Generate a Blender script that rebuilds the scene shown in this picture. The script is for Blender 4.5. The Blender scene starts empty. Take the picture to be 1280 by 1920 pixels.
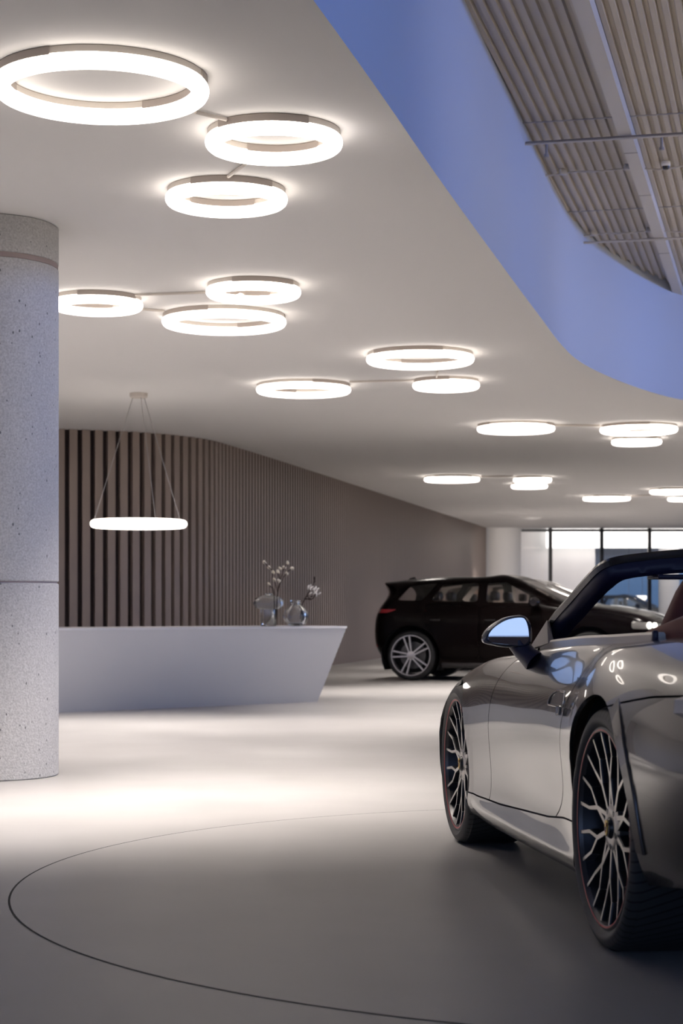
import bpy, math, random
import numpy as np
from mathutils import Vector, Matrix
random.seed(7)
PI = math.pi
SC = bpy.context.scene
COL = SC.collection
F = 3400.0            # focal length in pixels of a 1280 x 1920 frame
EYE = 0.97            # camera height
ZC = 3.18             # showroom ceiling
ZD = 4.38             # metal deck over the opening

# ---------------------------------------------------------------- helpers
def link(o, parent=None):
    COL.objects.link(o)
    if parent is not None:
        o.parent = parent
    return o

def tag(o, label=None, cat=None, group=None, kind=None):
    if label: o['label'] = label
    if cat: o['category'] = cat
    if group: o['group'] = group
    if kind: o['kind'] = kind
    return o

def empty(name, loc=(0, 0, 0), rz=0.0, parent=None):
    o = bpy.data.objects.new(name, None)
    o.empty_display_size = 0.1
    o.location = loc
    o.rotation_euler = (0, 0, rz)
    return link(o, parent)

def copy_tree(o, parent=None):
    c = o.copy()
    COL.objects.link(c)
    if parent is not None:
        c.parent = parent
    for ch in list(o.children):
        copy_tree(ch, c)
    return c

def catmull(pts, n=8, closed=False):
    P = [np.array(p, float) for p in pts]
    out = []
    m = len(P)
    rng = range(m) if closed else range(m - 1)
    for i in rng:
        if closed:
            p0, p1, p2, p3 = P[(i - 1) % m], P[i], P[(i + 1) % m], P[(i + 2) % m]
        else:
            p1, p2 = P[i], P[i + 1]
            p0 = P[i - 1] if i > 0 else 2 * p1 - p2
            p3 = P[i + 2] if i + 2 < m else 2 * p2 - p1
        for k in range(n):
            t = k / n
            out.append(0.5 * ((2 * p1) + (-p0 + p2) * t + (2 * p0 - 5 * p1 + 4 * p2 - p3) * t * t + (-p0 + 3 * p1 - 3 * p2 + p3) * t ** 3))
    if not closed:
        out.append(P[-1])
    return out

def resample(pts, step):
    P = [np.array(p, float) for p in pts]
    d = [0.0]
    for a, b in zip(P, P[1:]):
        d.append(d[-1] + np.linalg.norm(b - a))
    n = int(d[-1] / step)
    out = []
    j = 0
    for i in range(n + 1):
        s = i * step
        while j < len(d) - 2 and d[j + 1] < s:
            j += 1
        t = (s - d[j]) / max(d[j + 1] - d[j], 1e-9)
        out.append(P[j] * (1 - t) + P[j + 1] * t)
    return out

class MB:
    """collects faces of one mesh"""
    def __init__(self):
        self.v = []; self.f = []; self.m = []
    def add(self, verts, faces, mi=0):
        b = len(self.v)
        self.v += [tuple(float(c) for c in p) for p in verts]
        self.f += [tuple(b + i for i in f) for f in faces]
        self.m += [mi] * len(faces)
        return self
    def box(self, x0, x1, y0, y1, z0, z1, mi=0):
        v = [(x, y, z) for z in (z0, z1) for y in (y0, y1) for x in (x0, x1)]
        return self.add(v, [(0, 2, 3, 1), (4, 5, 7, 6), (0, 1, 5, 4), (2, 6, 7, 3), (0, 4, 6, 2), (1, 3, 7, 5)], mi)
    def rbox(self, x0, x1, y0, y1, z0, z1, r=0.01, mi=0):
        """box with rounded vertical and chamfered horizontal edges"""
        def ring(ins, z):
            out = []
            for cx, cy, a0 in ((x1 - r, y1 - r, 0), (x0 + r, y1 - r, 90), (x0 + r, y0 + r, 180), (x1 - r, y0 + r, 270)):
                for k in range(4):
                    a = math.radians(a0 + 30 * k)
                    out.append((cx + (r - ins) * math.cos(a), cy + (r - ins) * math.sin(a), z))
            return out
        q = r * 0.3
        rings = [ring(r * .6, z0), ring(q, z0 + q), ring(0, z0 + r), ring(0, z1 - r), ring(q, z1 - q), ring(r * .6, z1)]
        return self.rings(rings, True, True, mi)
    def rings(self, rings, cap0=False, cap1=False, mi=0, close=True):
        n = len(rings[0]); v = [p for r in rings for p in r]; f = []
        for i in range(len(rings) - 1):
            for k in range(n if close else n - 1):
                k2 = (k + 1) % n
                f.append((i * n + k, i * n + k2, (i + 1) * n + k2, (i + 1) * n + k))
        if cap0: f.append(tuple(reversed(range(n))))
        if cap1: f.append(tuple((len(rings) - 1) * n + k for k in range(n)))
        return self.add(v, f, mi)
    def tube(self, path, r, n=10, mi=0, caps=True, rr=None):
        P = [Vector(p) for p in path]
        rings = []
        up = None
        for i, p in enumerate(P):
            d = (P[min(i + 1, len(P) - 1)] - P[max(i - 1, 0)]).normalized()
            if up is None:
                up = Vector((0, 0, 1)) if abs(d.z) < .9 else Vector((1, 0, 0))
            a = d.cross(up).normalized(); b = a.cross(d).normalized(); up = b
            q = rr[i] if rr else r
            rings.append([p + a * (q * math.cos(2 * PI * k / n)) + b * (q * math.sin(2 * PI * k / n)) for k in range(n)])
        return self.rings(rings, caps, caps, mi)
    def lathe(self, prof, n=48, axis='z', mi=0, closed=False, cx=0, cy=0, cz=0):
        rings = []
        for r, h in prof:
            ring = []
            for k in range(n):
                a = 2 * PI * k / n
                c, s = r * math.cos(a), r * math.sin(a)
                if axis == 'z': ring.append((cx + c, cy + s, cz + h))
                else: ring.append((cx + s, cy + h, cz + c))       # about the y axis
            rings.append(ring)
        if closed: rings.append(rings[0])
        return self.rings(rings, False, False, mi)
    def prism(self, poly, z0, z1, mi=0):
        n = len(poly)
        v = [(p[0], p[1], z0) for p in poly] + [(p[0], p[1], z1) for p in poly]
        f = [tuple(reversed(range(n))), tuple(range(n, 2 * n))] + [(k, (k + 1) % n, n + (k + 1) % n, n + k) for k in range(n)]
        return self.add(v, f, mi)
    def build(self, name, mats, parent=None, smooth=True, angle=35, recalc=True):
        me = bpy.data.meshes.new(name)
        me.from_pydata(self.v, [], self.f)
        if not isinstance(mats, (list, tuple)): mats = [mats]
        for m in mats: me.materials.append(m)
        me.polygons.foreach_set('material_index', self.m)
        if recalc:
            import bmesh
            bm = bmesh.new(); bm.from_mesh(me)
            bmesh.ops.remove_doubles(bm, verts=bm.verts, dist=1e-6)
            bmesh.ops.recalc_face_normals(bm, faces=bm.faces)
            bm.to_mesh(me); bm.free()
        if smooth:
            me.polygons.foreach_set('use_smooth', [True] * len(me.polygons))
            me.set_sharp_from_angle(angle=math.radians(angle))
        me.update()
        return link(bpy.data.objects.new(name, me), parent)

# ---------------------------------------------------------------- materials
def mat(name, base=(.5, .5, .5), rough=.5, metal=0.0, coat=0.0, spec=.5, emit=None, es=1.0, trans=0.0, ior=1.5, coat_rough=.03):
    m = bpy.data.materials.new(name); m.use_nodes = True
    b = m.node_tree.nodes['Principled BSDF']
    b.inputs['Base Color'].default_value = (*base, 1)
    b.inputs['Roughness'].default_value = rough
    b.inputs['Metallic'].default_value = metal
    b.inputs['Coat Weight'].default_value = coat
    b.inputs['Coat Roughness'].default_value = coat_rough
    b.inputs['Specular IOR Level'].default_value = spec
    b.inputs['IOR'].default_value = ior
    b.inputs['Transmission Weight'].default_value = trans
    if emit:
        b.inputs['Emission Color'].default_value = (*emit, 1)
        b.inputs['Emission Strength'].default_value = es
    return m

def nodes(m):
    nt = m.node_tree
    return nt, nt.nodes['Principled BSDF']

def noise_mix(m, c0, c1, scale=4.0, detail=4.0, lo=.35, hi=.65, bump=0.0, bscale=60.0, stretch=(1, 1, 1)):
    nt, b = nodes(m)
    tc = nt.nodes.new('ShaderNodeTexCoord'); mp = nt.nodes.new('ShaderNodeMapping')
    mp.inputs['Scale'].default_value = stretch
    nt.links.new(tc.outputs['Object'], mp.inputs['Vector'])
    n = nt.nodes.new('ShaderNodeTexNoise'); n.inputs['Scale'].default_value = scale; n.inputs['Detail'].default_value = detail
    nt.links.new(mp.outputs['Vector'], n.inputs['Vector'])
    r = nt.nodes.new('ShaderNodeValToRGB')
    r.color_ramp.elements[0].position = lo; r.color_ramp.elements[0].color = (*c0, 1)
    r.color_ramp.elements[1].position = hi; r.color_ramp.elements[1].color = (*c1, 1)
    nt.links.new(n.outputs['Fac'], r.inputs['Fac'])
    nt.links.new(r.outputs['Color'], b.inputs['Base Color'])
    if bump:
        n2 = nt.nodes.new('ShaderNodeTexNoise'); n2.inputs['Scale'].default_value = bscale; n2.inputs['Detail'].default_value = 3
        nt.links.new(tc.outputs['Object'], n2.inputs['Vector'])
        bp = nt.nodes.new('ShaderNodeBump'); bp.inputs['Strength'].default_value = bump; bp.inputs['Distance'].default_value = .01
        nt.links.new(n2.outputs['Fac'], bp.inputs['Height']); nt.links.new(bp.outputs['Normal'], b.inputs['Normal'])
    return m

def concrete():
    m = mat('pitted_concrete', (.5, .5, .52), .8)
    nt, b = nodes(m)
    tc = nt.nodes.new('ShaderNodeTexCoord')
    big = nt.nodes.new('ShaderNodeTexNoise'); big.inputs['Scale'].default_value = 90; big.inputs['Detail'].default_value = 6
    nt.links.new(tc.outputs['Object'], big.inputs['Vector'])
    r1 = nt.nodes.new('ShaderNodeValToRGB')
    r1.color_ramp.elements[0].position = .3; r1.color_ramp.elements[0].color = (.40, .39, .385, 1)
    r1.color_ramp.elements[1].position = .7; r1.color_ramp.elements[1].color = (.60, .59, .58, 1)
    nt.links.new(big.outputs['Fac'], r1.inputs['Fac'])
    vo = nt.nodes.new('ShaderNodeTexVoronoi'); vo.inputs['Scale'].default_value = 24
    mp = nt.nodes.new('ShaderNodeMapping'); mp.inputs['Scale'].default_value = (1.3, 1.3, .8)
    nt.links.new(tc.outputs['Object'], mp.inputs['Vector']); nt.links.new(mp.outputs['Vector'], vo.inputs['Vector'])
    sep = nt.nodes.new('ShaderNodeSeparateColor'); nt.links.new(vo.outputs['Color'], sep.inputs['Color'])
    th = nt.nodes.new('ShaderNodeMapRange'); th.inputs['From Min'].default_value = .35; th.inputs['From Max'].default_value = 1
    th.inputs['To Min'].default_value = 0.0; th.inputs['To Max'].default_value = .17
    nt.links.new(sep.outputs['Red'], th.inputs['Value'])
    lt = nt.nodes.new('ShaderNodeMath'); lt.operation = 'LESS_THAN'
    nt.links.new(vo.outputs['Distance'], lt.inputs[0]); nt.links.new(th.outputs['Result'], lt.inputs[1])
    mx = nt.nodes.new('ShaderNodeMixRGB'); mx.inputs['Color2'].default_value = (.16, .155, .155, 1)
    nt.links.new(lt.outputs[0], mx.inputs['Fac']); nt.links.new(r1.outputs['Color'], mx.inputs['Color1'])
    nt.links.new(mx.outputs['Color'], b.inputs['Base Color'])
    bp = nt.nodes.new('ShaderNodeBump'); bp.inputs['Strength'].default_value = .5; bp.inputs['Distance'].default_value = .008
    nt.links.new(big.outputs['Fac'], bp.inputs['Height']); nt.links.new(bp.outputs['Normal'], b.inputs['Normal'])
    return m

def thin_glass(name, tint=(.9, .95, .95), fres=1.45):
    m = bpy.data.materials.new(name); m.use_nodes = True
    nt = m.node_tree; nt.nodes.clear()
    out = nt.nodes.new('ShaderNodeOutputMaterial'); mix = nt.nodes.new('ShaderNodeMixShader')
    lw = nt.nodes.new('ShaderNodeLayerWeight'); lw.inputs['Blend'].default_value = .5
    pw = nt.nodes.new('ShaderNodeMath'); pw.operation = 'POWER'; pw.inputs[1].default_value = 4.5; nt.links.new(lw.outputs['Facing'], pw.inputs[0])
    ma = nt.nodes.new('ShaderNodeMath'); ma.operation = 'MULTIPLY_ADD'; ma.inputs[1].default_value = .9; ma.inputs[2].default_value = (fres - 1) ** 2 / (fres + 1) ** 2 * 1.6
    nt.links.new(pw.outputs[0], ma.inputs[0])
    tr = nt.nodes.new('ShaderNodeBsdfTransparent'); tr.inputs['Color'].default_value = (*tint, 1)
    gl = nt.nodes.new('ShaderNodeBsdfGlossy'); gl.inputs['Roughness'].default_value = .01
    nt.links.new(ma.outputs[0], mix.inputs['Fac']); nt.links.new(tr.outputs[0], mix.inputs[1]); nt.links.new(gl.outputs[0], mix.inputs[2])
    nt.links.new(mix.outputs[0], out.inputs['Surface'])
    return m

def tyre_mat():
    """black rubber with slanted tread sipes cut across the running surface (axle along local y)"""
    m = mat('tyre_rubber', (.018, .018, .02), .55)
    nt, b = nodes(m)
    tc = nt.nodes.new('ShaderNodeTexCoord'); sx = nt.nodes.new('ShaderNodeSeparateXYZ'); nt.links.new(tc.outputs['Object'], sx.inputs[0])
    at = nt.nodes.new('ShaderNodeMath'); at.operation = 'ARCTAN2'; nt.links.new(sx.outputs['X'], at.inputs[0]); nt.links.new(sx.outputs['Z'], at.inputs[1])
    sl = nt.nodes.new('ShaderNodeMath'); sl.operation = 'MULTIPLY'; sl.inputs[1].default_value = 1.2; nt.links.new(sx.outputs['Y'], sl.inputs[0])
    ad = nt.nodes.new('ShaderNodeMath'); ad.operation = 'ADD'; nt.links.new(at.outputs[0], ad.inputs[0]); nt.links.new(sl.outputs[0], ad.inputs[1])
    mu = nt.nodes.new('ShaderNodeMath'); mu.operation = 'MULTIPLY'; mu.inputs[1].default_value = 11.0; nt.links.new(ad.outputs[0], mu.inputs[0])
    fr = nt.nodes.new('ShaderNodeMath'); fr.operation = 'FRACT'; nt.links.new(mu.outputs[0], fr.inputs[0])
    lt = nt.nodes.new('ShaderNodeMath'); lt.operation = 'LESS_THAN'; lt.inputs[1].default_value = .2; nt.links.new(fr.outputs[0], lt.inputs[0])
    ln = nt.nodes.new('ShaderNodeVectorMath'); ln.operation = 'LENGTH'
    cb = nt.nodes.new('ShaderNodeCombineXYZ'); nt.links.new(sx.outputs['X'], cb.inputs['X']); nt.links.new(sx.outputs['Z'], cb.inputs['Z'])
    nt.links.new(cb.outputs[0], ln.inputs[0])
    gt = nt.nodes.new('ShaderNodeMath'); gt.operation = 'GREATER_THAN'; gt.inputs[1].default_value = .316; nt.links.new(ln.outputs['Value'], gt.inputs[0])
    an = nt.nodes.new('ShaderNodeMath'); an.operation = 'MULTIPLY'; nt.links.new(lt.outputs[0], an.inputs[0]); nt.links.new(gt.outputs[0], an.inputs[1])
    mx = nt.nodes.new('ShaderNodeMixRGB'); mx.inputs['Color1'].default_value = (.03, .03, .032, 1); mx.inputs['Color2'].default_value = (.004, .004, .004, 1)
    nt.links.new(an.outputs[0], mx.inputs['Fac']); nt.links.new(mx.outputs[0], b.inputs['Base Color'])
    return m

M = {}
M['floor'] = noise_mix(mat('polished_pale_floor', rough=.42, spec=.3), (.325, .315, .31), (.37, .36, .355), 1.3, 6, .35, .7)
nt_, b_ = nodes(M['floor'])
M['white'] = mat('white_plaster', (.89, .87, .855), .8)
M['fascia'] = mat('white_lacquered_fascia', (.50, .54, .63), .5)
M['slat'] = mat('taupe_slat', (.285, .225, .195), .55)
M['slat_gap'] = mat('dark_slat_backing', (.035, .022, .022), .8)
M['concrete'] = concrete()
M['joint'] = mat('pinkish_joint', (.34, .27, .26), .7)
M['lamp'] = mat('ring_lamp_diffuser', (.9, .9, .9), .4, emit=(1, .91, .82), es=3.6)
M['lamp_base'] = mat('ivory_lamp_base', (.66, .60, .54), .5)
M['lamp_box'] = mat('beige_lamp_housing', (.42, .36, .32), .5)
M['cable'] = mat('grey_cable', (.3, .28, .27), .5)
M['desk'] = mat('white_lacquer_desk', (.58, .57, .57), .5)
M['deck'] = mat('galvanised_deck', (.50, .44, .36), .55, metal=.0)
M['beam'] = mat('primed_beam', (.56, .52, .47), .55)
M['pipe'] = mat('pipe_grey', (.30, .28, .28), .5)
M['pipe_white'] = mat('pipe_pale', (.55, .52, .48), .5)
M['black'] = mat('black_plastic', (.012, .012, .014), .4)
M['mullion'] = mat('dark_mullion', (.02, .018, .02), .4)
M['glass'] = thin_glass('window_glass', (.95, .96, .97), 1.3)
M['car_glass'] = thin_glass('car_glass', (.82, .84, .84), 1.5)
M['suv_glass'] = thin_glass('tinted_car_glass', (.80, .76, .73), 1.5)
M['light_panel'] = mat('backlit_panel', (.9, .9, .9), .5, emit=(1, .97, .93), es=1.3)
M['blue_lit'] = mat('blue_lit_window', (.05, .08, .15), .2, emit=(.13, .24, .46), es=.55)
M['gap'] = mat('dark_gap', (.01, .01, .01), .9)
M['vase'] = mat('clear_vase_glass', (.95, .97, 1), .0, trans=1, ior=1.45)
M['twig'] = mat('brown_twig', (.05, .03, .025), .7)
M['cotton'] = mat('cream_bud', (.75, .68, .56), .8)
M['petal'] = mat('white_petal', (.85, .8, .76), .6)
M['chrome'] = mat('chrome', (.75, .75, .77), .06, metal=1)
M['mirror'] = mat('mirror_silver', (.92, .94, .96), 0.0, metal=1)

# ---------------------------------------------------------------- room shell
def struct(o):
    o['kind'] = 'structure'; return o

m = MB(); m.add([(-14, -9, 0), (18, -9, 0), (18, 75, 0), (-14, 75, 0)], [(0, 1, 2, 3)])
struct(m.build('floor', M['floor'], smooth=False))

D = np.array([.2357, .9718])        # building axis
Q = np.array([.9718, -.2357])       # across it
edge_ctrl = [(-2.6, -4.0), (-1.42, 1.0), (-.1027, 6.591), (.55, 9.55), (1.19, 12.38), (1.47, 13.6), (1.84, 15.2), (2.16, 16.33), (2.62, 17.47), (3.165, 18.553),
             (3.627, 19.267), (4.6, 20.45), (6.0, 21.7), (8.5, 23.2), (12.0, 24.3), (16.5, 24.8)]
edge = [tuple(p) for p in catmull(edge_ctrl, 10)]
poly = edge + [(16.5, 50.4), (-9.2, 50.4), (-9.2, -4.0)]
m = MB()
# underside of the slab: the edge strip, then the rest in wide bands
n = len(poly)
m.add([(x, y, ZC) for x, y in poly] + [(x, y, ZC + .12) for x, y in poly], [tuple(range(n)), tuple(range(2 * n - 1, n - 1, -1))])
struct(m.build('ceiling', M['white'], smooth=False, recalc=False))
m = MB()
ne = len(edge)
m.add([(x, y, ZC) for x, y in edge] + [(x, y, ZD + .1) for x, y in edge], [(i, i + 1, ne + i + 1, ne + i) for i in range(ne - 1)])
struct(m.build('trim_1', M['fascia'], recalc=False))

# corrugated deck over the opening
prof = []
pitch = .072
p = -2.6
while p < 13.5:
    prof += [(p, .0), (p + pitch * .44, .0), (p + pitch * .56, .024), (p + pitch * .88, .024)]
    p += pitch
m = MB()
na = len(prof)
def deck_xy(p, s): return Q * p + D * s
vs = []
for s in (-6.0, 36.0):
    for p, h in prof:
        xy = deck_xy(p, s); vs.append((xy[0], xy[1], ZD + h))
m.add(vs, [(i, i + 1, na + i + 1, na + i) for i in range(na - 1)])
# sheet laps across the ribs
struct(m.build('ceiling_deck', M['deck'], smooth=False, recalc=False))

# slat wall
path = catmull([(-9.2, 21.0), (-7.2, 21.45), (-5.2, 21.92), (-3.48, 22.43), (-2.61, 22.80), (-2.13, 23.27), (-1.82, 23.80), (-1.62, 24.5), (-1.10, 26.74), (.095, 32.25), (3.95, 50.1)], 24)
sl = resample(path, .158)
m = MB()
for i in range(len(sl) - 1):
    a = sl[i]; t = sl[i + 1] - sl[i]; t = t / np.linalg.norm(t); nrm = np.array([t[1], -t[0]])
    q = [a, a + t * .098, a + t * .098 + nrm * .075, a + nrm * .075]
    m.prism([tuple(c) for c in q], 0, ZC, 0)
    b = sl[i + 1]
    m.add([(a[0], a[1], 0), (b[0], b[1], 0), (b[0], b[1], ZC), (a[0], a[1], ZC)], [(0, 1, 2, 3)], 1)
struct(m.build('wall_left', [M['slat'], M['slat_gap']], smooth=False))
m = MB(); m.box(-9.35, -9.2, -4, 50.4, 0, ZD)
struct(m.build('wall_side', M['white'], smooth=False))
# rounded white end wall beside the far glazing
m = MB()
pts = [(3.80, 50.3)] + [(4.42 + .56 * math.cos(a), 50.35 + .56 * math.sin(a)) for a in np.linspace(PI, 2 * PI, 20)] + [(4.98, 50.7), (3.80, 50.7)]
m.prism(pts, 0, ZC)
struct(m.build('wall_end', M['white']))
# far glazing
YG = 50.2
wn = empty('window_1', (4.98, YG, 0)); struct(wn)
mul = [5.78, 7.20, 8.52, 9.86, 11.2, 12.5, 13.9, 15.2]
m = MB(); m.add([(0, 0, .02), (11.5, 0, .02), (11.5, 0, ZC), (0, 0, ZC)], [(0, 1, 2, 3)])
m.build('glass_pane', M['glass'], wn, smooth=False)
for x in mul:
    m = MB(); m.box(x - 4.98 - .045, x - 4.98 + .045, -.07, .07, 0, ZC)
    m.build('mullion', M['mullion'], wn, smooth=False)
m = MB(); m.box(0, 11.5, -.05, .05, 3.085, 3.155); m.build('transom', M['mullion'], wn, smooth=False)
m = MB(); m.box(0, 11.5, -.05, .05, 0, .08); m.build('sill_rail', M['mullion'], wn, smooth=False)
# hall beyond the glazing
m = MB(); m.box(-3, 18, 66, 66.3, 0, 3.6); struct(m.build('wall_beyond', M['white'], smooth=False))
m = MB(); m.add([(-3, 50.45, 3.55), (18, 50.45, 3.55), (18, 66, 3.55), (-3, 66, 3.55)], [(0, 3, 2, 1)]); struct(m.build('ceiling_beyond', M['white'], smooth=False))
m = MB(); m.box(4.2, 8.05, 57.6, 57.9, 0, 3.55); struct(m.build('wall_partition', M['white'], smooth=False))
lp = MB(); lp.box(6.45, 17, 57.0, 57.2, 2.86, 3.55); o = lp.build('light_panel', M['light_panel'], smooth=False)
tag(o, 'long glowing white light band beyond the far window wall', 'light panel')
m = MB(); m.box(8.3, 17.5, 65.85, 65.98, .2, 2.3); o = m.build('lit_window', M['blue_lit'], smooth=False)
tag(o, 'blue glowing glass front on the far side of the hall beyond', 'window')
m = MB(); m.lathe([(.0, 0), (.33, 0), (.33, 3.55), (0, 3.55)], 32, cx=10.45, cy=57.9); o = m.build('pillar', M['white'])
tag(o, 'white round pillar standing in the hall beyond the window wall', 'pillar')
m = MB(); m.tube([(9.35, 60, 1.32), (10.08, 60, 1.32)], .055, 12); o = m.build('tube_lamp', M['lamp'], smooth=True)
tag(o, 'short glowing bar lamp hanging beyond the window wall', 'lamp')
w_ = MB(); w_.tube([(9.5, 60, 1.36), (9.5, 60, 3.55)], .006, 6); w_.tube([(9.95, 60, 1.36), (9.95, 60, 3.55)], .006, 6); w_.build('suspension_wire', M['cable'], o)

# glazed sides behind the camera and beyond the car (open to the dusk sky)
def facade(name, p0, p1, z0, z1, nm):
    e = empty(name, (0, 0, 0)); struct(e)
    p0 = np.array(p0); p1 = np.array(p1); t = (p1 - p0); Ln = np.linalg.norm(t); t /= Ln; nn = np.array([t[1], -t[0]])
    def slab(s0, s1, w, za, zb):
        q = [p0 + t * s0 - nn * w, p0 + t * s1 - nn * w, p0 + t * s1 + nn * w, p0 + t * s0 + nn * w]
        b = MB(); b.prism([tuple(c) for c in q], za, zb); return b
    g = MB(); a, b = p0, p1
    g.add([(a[0], a[1], z0), (b[0], b[1], z0), (b[0], b[1], z1), (a[0], a[1], z1)], [(0, 1, 2, 3)]); g.build('glass_pane', M['glass'], e, smooth=False)
    for k in range(nm + 1):
        s = Ln * k / nm
        slab(max(s - .05, 0), min(s + .05, Ln), .07, z0, z1).build('mullion', M['mullion'], e, smooth=False)
    return e
def at_z(px, py, z):
    """point on the horizontal plane z that the camera sees at a pixel of the photograph"""
    t = F * (z - EYE) / (1140.0 - py)
    return (px - 640.0) / F * t, t

# low sill facade behind the camera and a raised one on the far side of the car
fb = facade('window_2', (-9.2, -4.0), (9.0, -4.0), .02, ZD, 7)
fr = facade('window_3', (9.0, -4.0), (9.0, 22.0), .6, ZD, 9)
m = MB(); m.box(9.0, 9.2, -4, 22, 0, .6); struct(m.build('wall_right', M['white'], smooth=False))

# ---------------------------------------------------------------- things on the deck
ps = lambda p, s, z: (*(Q * p + D * s), z)
def qbox(p0, p1, s0, s1, z0, z1, mb=None):
    mb = mb or MB()
    mb.add([ps(p, s, z) for z in (z0, z1) for s in (s0, s1) for p in (p0, p1)],
           [(0, 2, 3, 1), (4, 5, 7, 6), (0, 1, 5, 4), (2, 6, 7, 3), (0, 4, 6, 2), (1, 3, 7, 5)])
    return mb
o = qbox(-1.115, -1.02, 1.0, 26.0, ZD - .09, ZD + .005).build('roof_beam', M['beam'], smooth=False)
tag(o, 'long pale steel beam running along the ribbed metal deck', 'beam')
for s in (13.35, 14.75, 17.2):
    qbox(-1.117, -1.018, s, s + .012, ZD - .093, ZD - .089).build('joint_line', M['cable'], o, smooth=False)
for i, s in enumerate((12.68, 15.62)):
    struct(qbox(-1.9, 5.0, s, s + .022, ZD - .004, ZD + .002).build('trim_%d' % (i + 2), M['pipe'], smooth=False))
def s_of(px, py, z):
    x, y = at_z(px, py, z); return .9718 * y + .2357 * x, .9718 * x - .2357 * y
sp, pp = s_of(1003, 267, 4.278)
o = MB().tube([ps(-1.79, sp, 4.278), ps(5, sp, 4.278)], .009, 12).build('sprinkler_pipe', M['pipe'])
tag(o, 'dark sprinkler pipe with two drop stubs crossing the metal deck', 'pipe')
for px in (1024, 1243):
    s_, p_ = s_of(px, 265, 4.278)
    d = MB().tube([ps(p_, sp, 4.278), ps(p_, sp, 4.19)], .010, 8); d.tube([ps(p_, sp, 4.19), ps(p_, sp, 4.17)], .017, 10)
    d.build('sprinkler_head', M['pipe'], o)
o2 = MB().tube([ps(-1.79, sp - .022, 4.262), ps(5, sp - .022, 4.262)], .008, 8).build('conduit', M['pipe_white'])
tag(o2, 'pale thin conduit running just under the dark sprinkler pipe', 'conduit')
sp2, _ = s_of(1120, 454, 4.278)
o = MB().tube([ps(-1.79, sp2, 4.278), ps(5, sp2, 4.278)], .011, 12).build('conduit', M['pipe_white'])
tag(o, 'pale straight conduit crossing the deck near the curved fascia corner', 'conduit')
for (py, lab) in ((318, 'thin pale cable with clips sagging beside the dome camera'), (437, 'thin pale cable with clips just short of the far straight conduit')):
    s3, _ = s_of(1100, py, 4.36)
    pts = []
    for k in range(41):
        p = -1.85 + k * .1
        pts.append(ps(p, s3 + .04 * math.sin(k * .9), 4.355 - .012 * (1 + math.cos(k * 1.25))))
    c = MB().tube(pts, .007, 6).build('cable', M['pipe_white'])
    tag(c, lab, 'cable')
    for k in range(2, 41, 5):
        b = MB(); x, y, z = pts[k]; b.rbox(x - .03, x + .03, y - .03, y + .03, 4.34, 4.382, .01); b.build('cable_clip', M['pipe_white'], c)
x, y = at_z(1248, 317, 4.32)
o = MB().lathe([(0, .062), (.05, .062), (.056, .05), (.056, .012), (.05, .0)], 24).build('security_camera', M['white'])
o.location = (x, y, 4.34); o.scale = (.62, .62, .62)
tag(o, 'small white dome security camera with black lens on the metal deck', 'camera')
MB().lathe([(.046, 0.004), (.042, -.02), (.028, -.038), (0, -.046)], 20).build('camera_dome', M['black'], o)
MB().tube([(0, 0, .06), (0, .0, .09)], .02, 10).build('camera_mount', M['white'], o)

# ---------------------------------------------------------------- column
c = empty('concrete_column', (-2.066, 10.53, 0)); c['kind'] = 'thing'
tag(c, 'round pitted grey concrete column standing in front of the white desk', 'column')
for z0, z1 in ((0, 1.113), (1.121, 2.94), (2.966, ZC)):
    prof = [(.412, z0), (.42, z0 + .006), (.42, z1 - .006), (.412, z1)]
    MB().lathe(prof, 96).build('shaft_drum', M['concrete'], c)
MB().lathe([(.413, 2.936), (.417, 2.94), (.417, 2.966), (.413, 2.97)], 96).build('joint_band', M['joint'], c)
MB().lathe([(.411, 1.108), (.411, 1.126)], 96).build('joint_groove', M['joint'], c)

# ---------------------------------------------------------------- ring lamps
RT = .0375
ZT = ZC - .018 - RT
def torus_mb(R, r, n=72, k=18):
    mb = MB(); rings = []
    for i in range(n):
        a = 2 * PI * i / n
        rings.append([((R + r * math.cos(b)) * math.cos(a), (R + r * math.cos(b)) * math.sin(a), r * math.sin(b)) for b in (2 * PI * j / k for j in range(k))])
    rings.append(rings[0])
    return mb.rings(rings)
def arc_mb(R, w, z0, z1, a0, a1, n=40):
    mb = MB(); rings = []
    for i in range(n + 1):
        a = math.radians(a0 + (a1 - a0) * i / n); c_, s_ = math.cos(a), math.sin(a)
        q = .004
        sec = [(R - w + q, z0), (R + w - q, z0), (R + w, z0 + q), (R + w, z1 - q), (R + w - q, z1), (R - w + q, z1), (R - w, z1 - q), (R - w, z0 + q)]
        rings.append([(r * c_, r * s_, z) for r, z in sec])
    return mb.rings(rings, True, True)
mesh_cache = {}
def ring_lamp(px, py, A, ang, label, span=84):
    x, y = at_z(px, py, ZT)
    Rr = round((A - 1.0) / (F / y) - RT, 3)
    if y > 12: Rr = .43 if A / (F / y) > .4 else .287
    ang = -ang
    e = empty('ring_lamp', (x, y, ZC))
    tag(e, label, 'lamp', 'glowing ring lamps on the white ceiling')
    t = torus_mb(Rr, RT).build('light_tube', M['lamp'], e); t.location = (0, 0, ZT - ZC)
    arc_mb(Rr, .026, -.046, .0, ang + span / 2, ang + 180 - span / 2).build('base_ring', M['lamp_base'], e)
    arc_mb(Rr, .026, -.046, .0, ang + 180 + span / 2, ang + 360 - span / 2).build('base_ring', M['lamp_base'], e)
    arc_mb(Rr, .031, -.05, .0, ang - span / 2, ang + span / 2).build('driver_housing', M['lamp_box'], e)
    arc_mb(Rr, .031, -.05, .0, ang + 180 - span / 2, ang + 180 + span / 2).build('driver_housing', M['lamp_box'], e)
    return e
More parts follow.
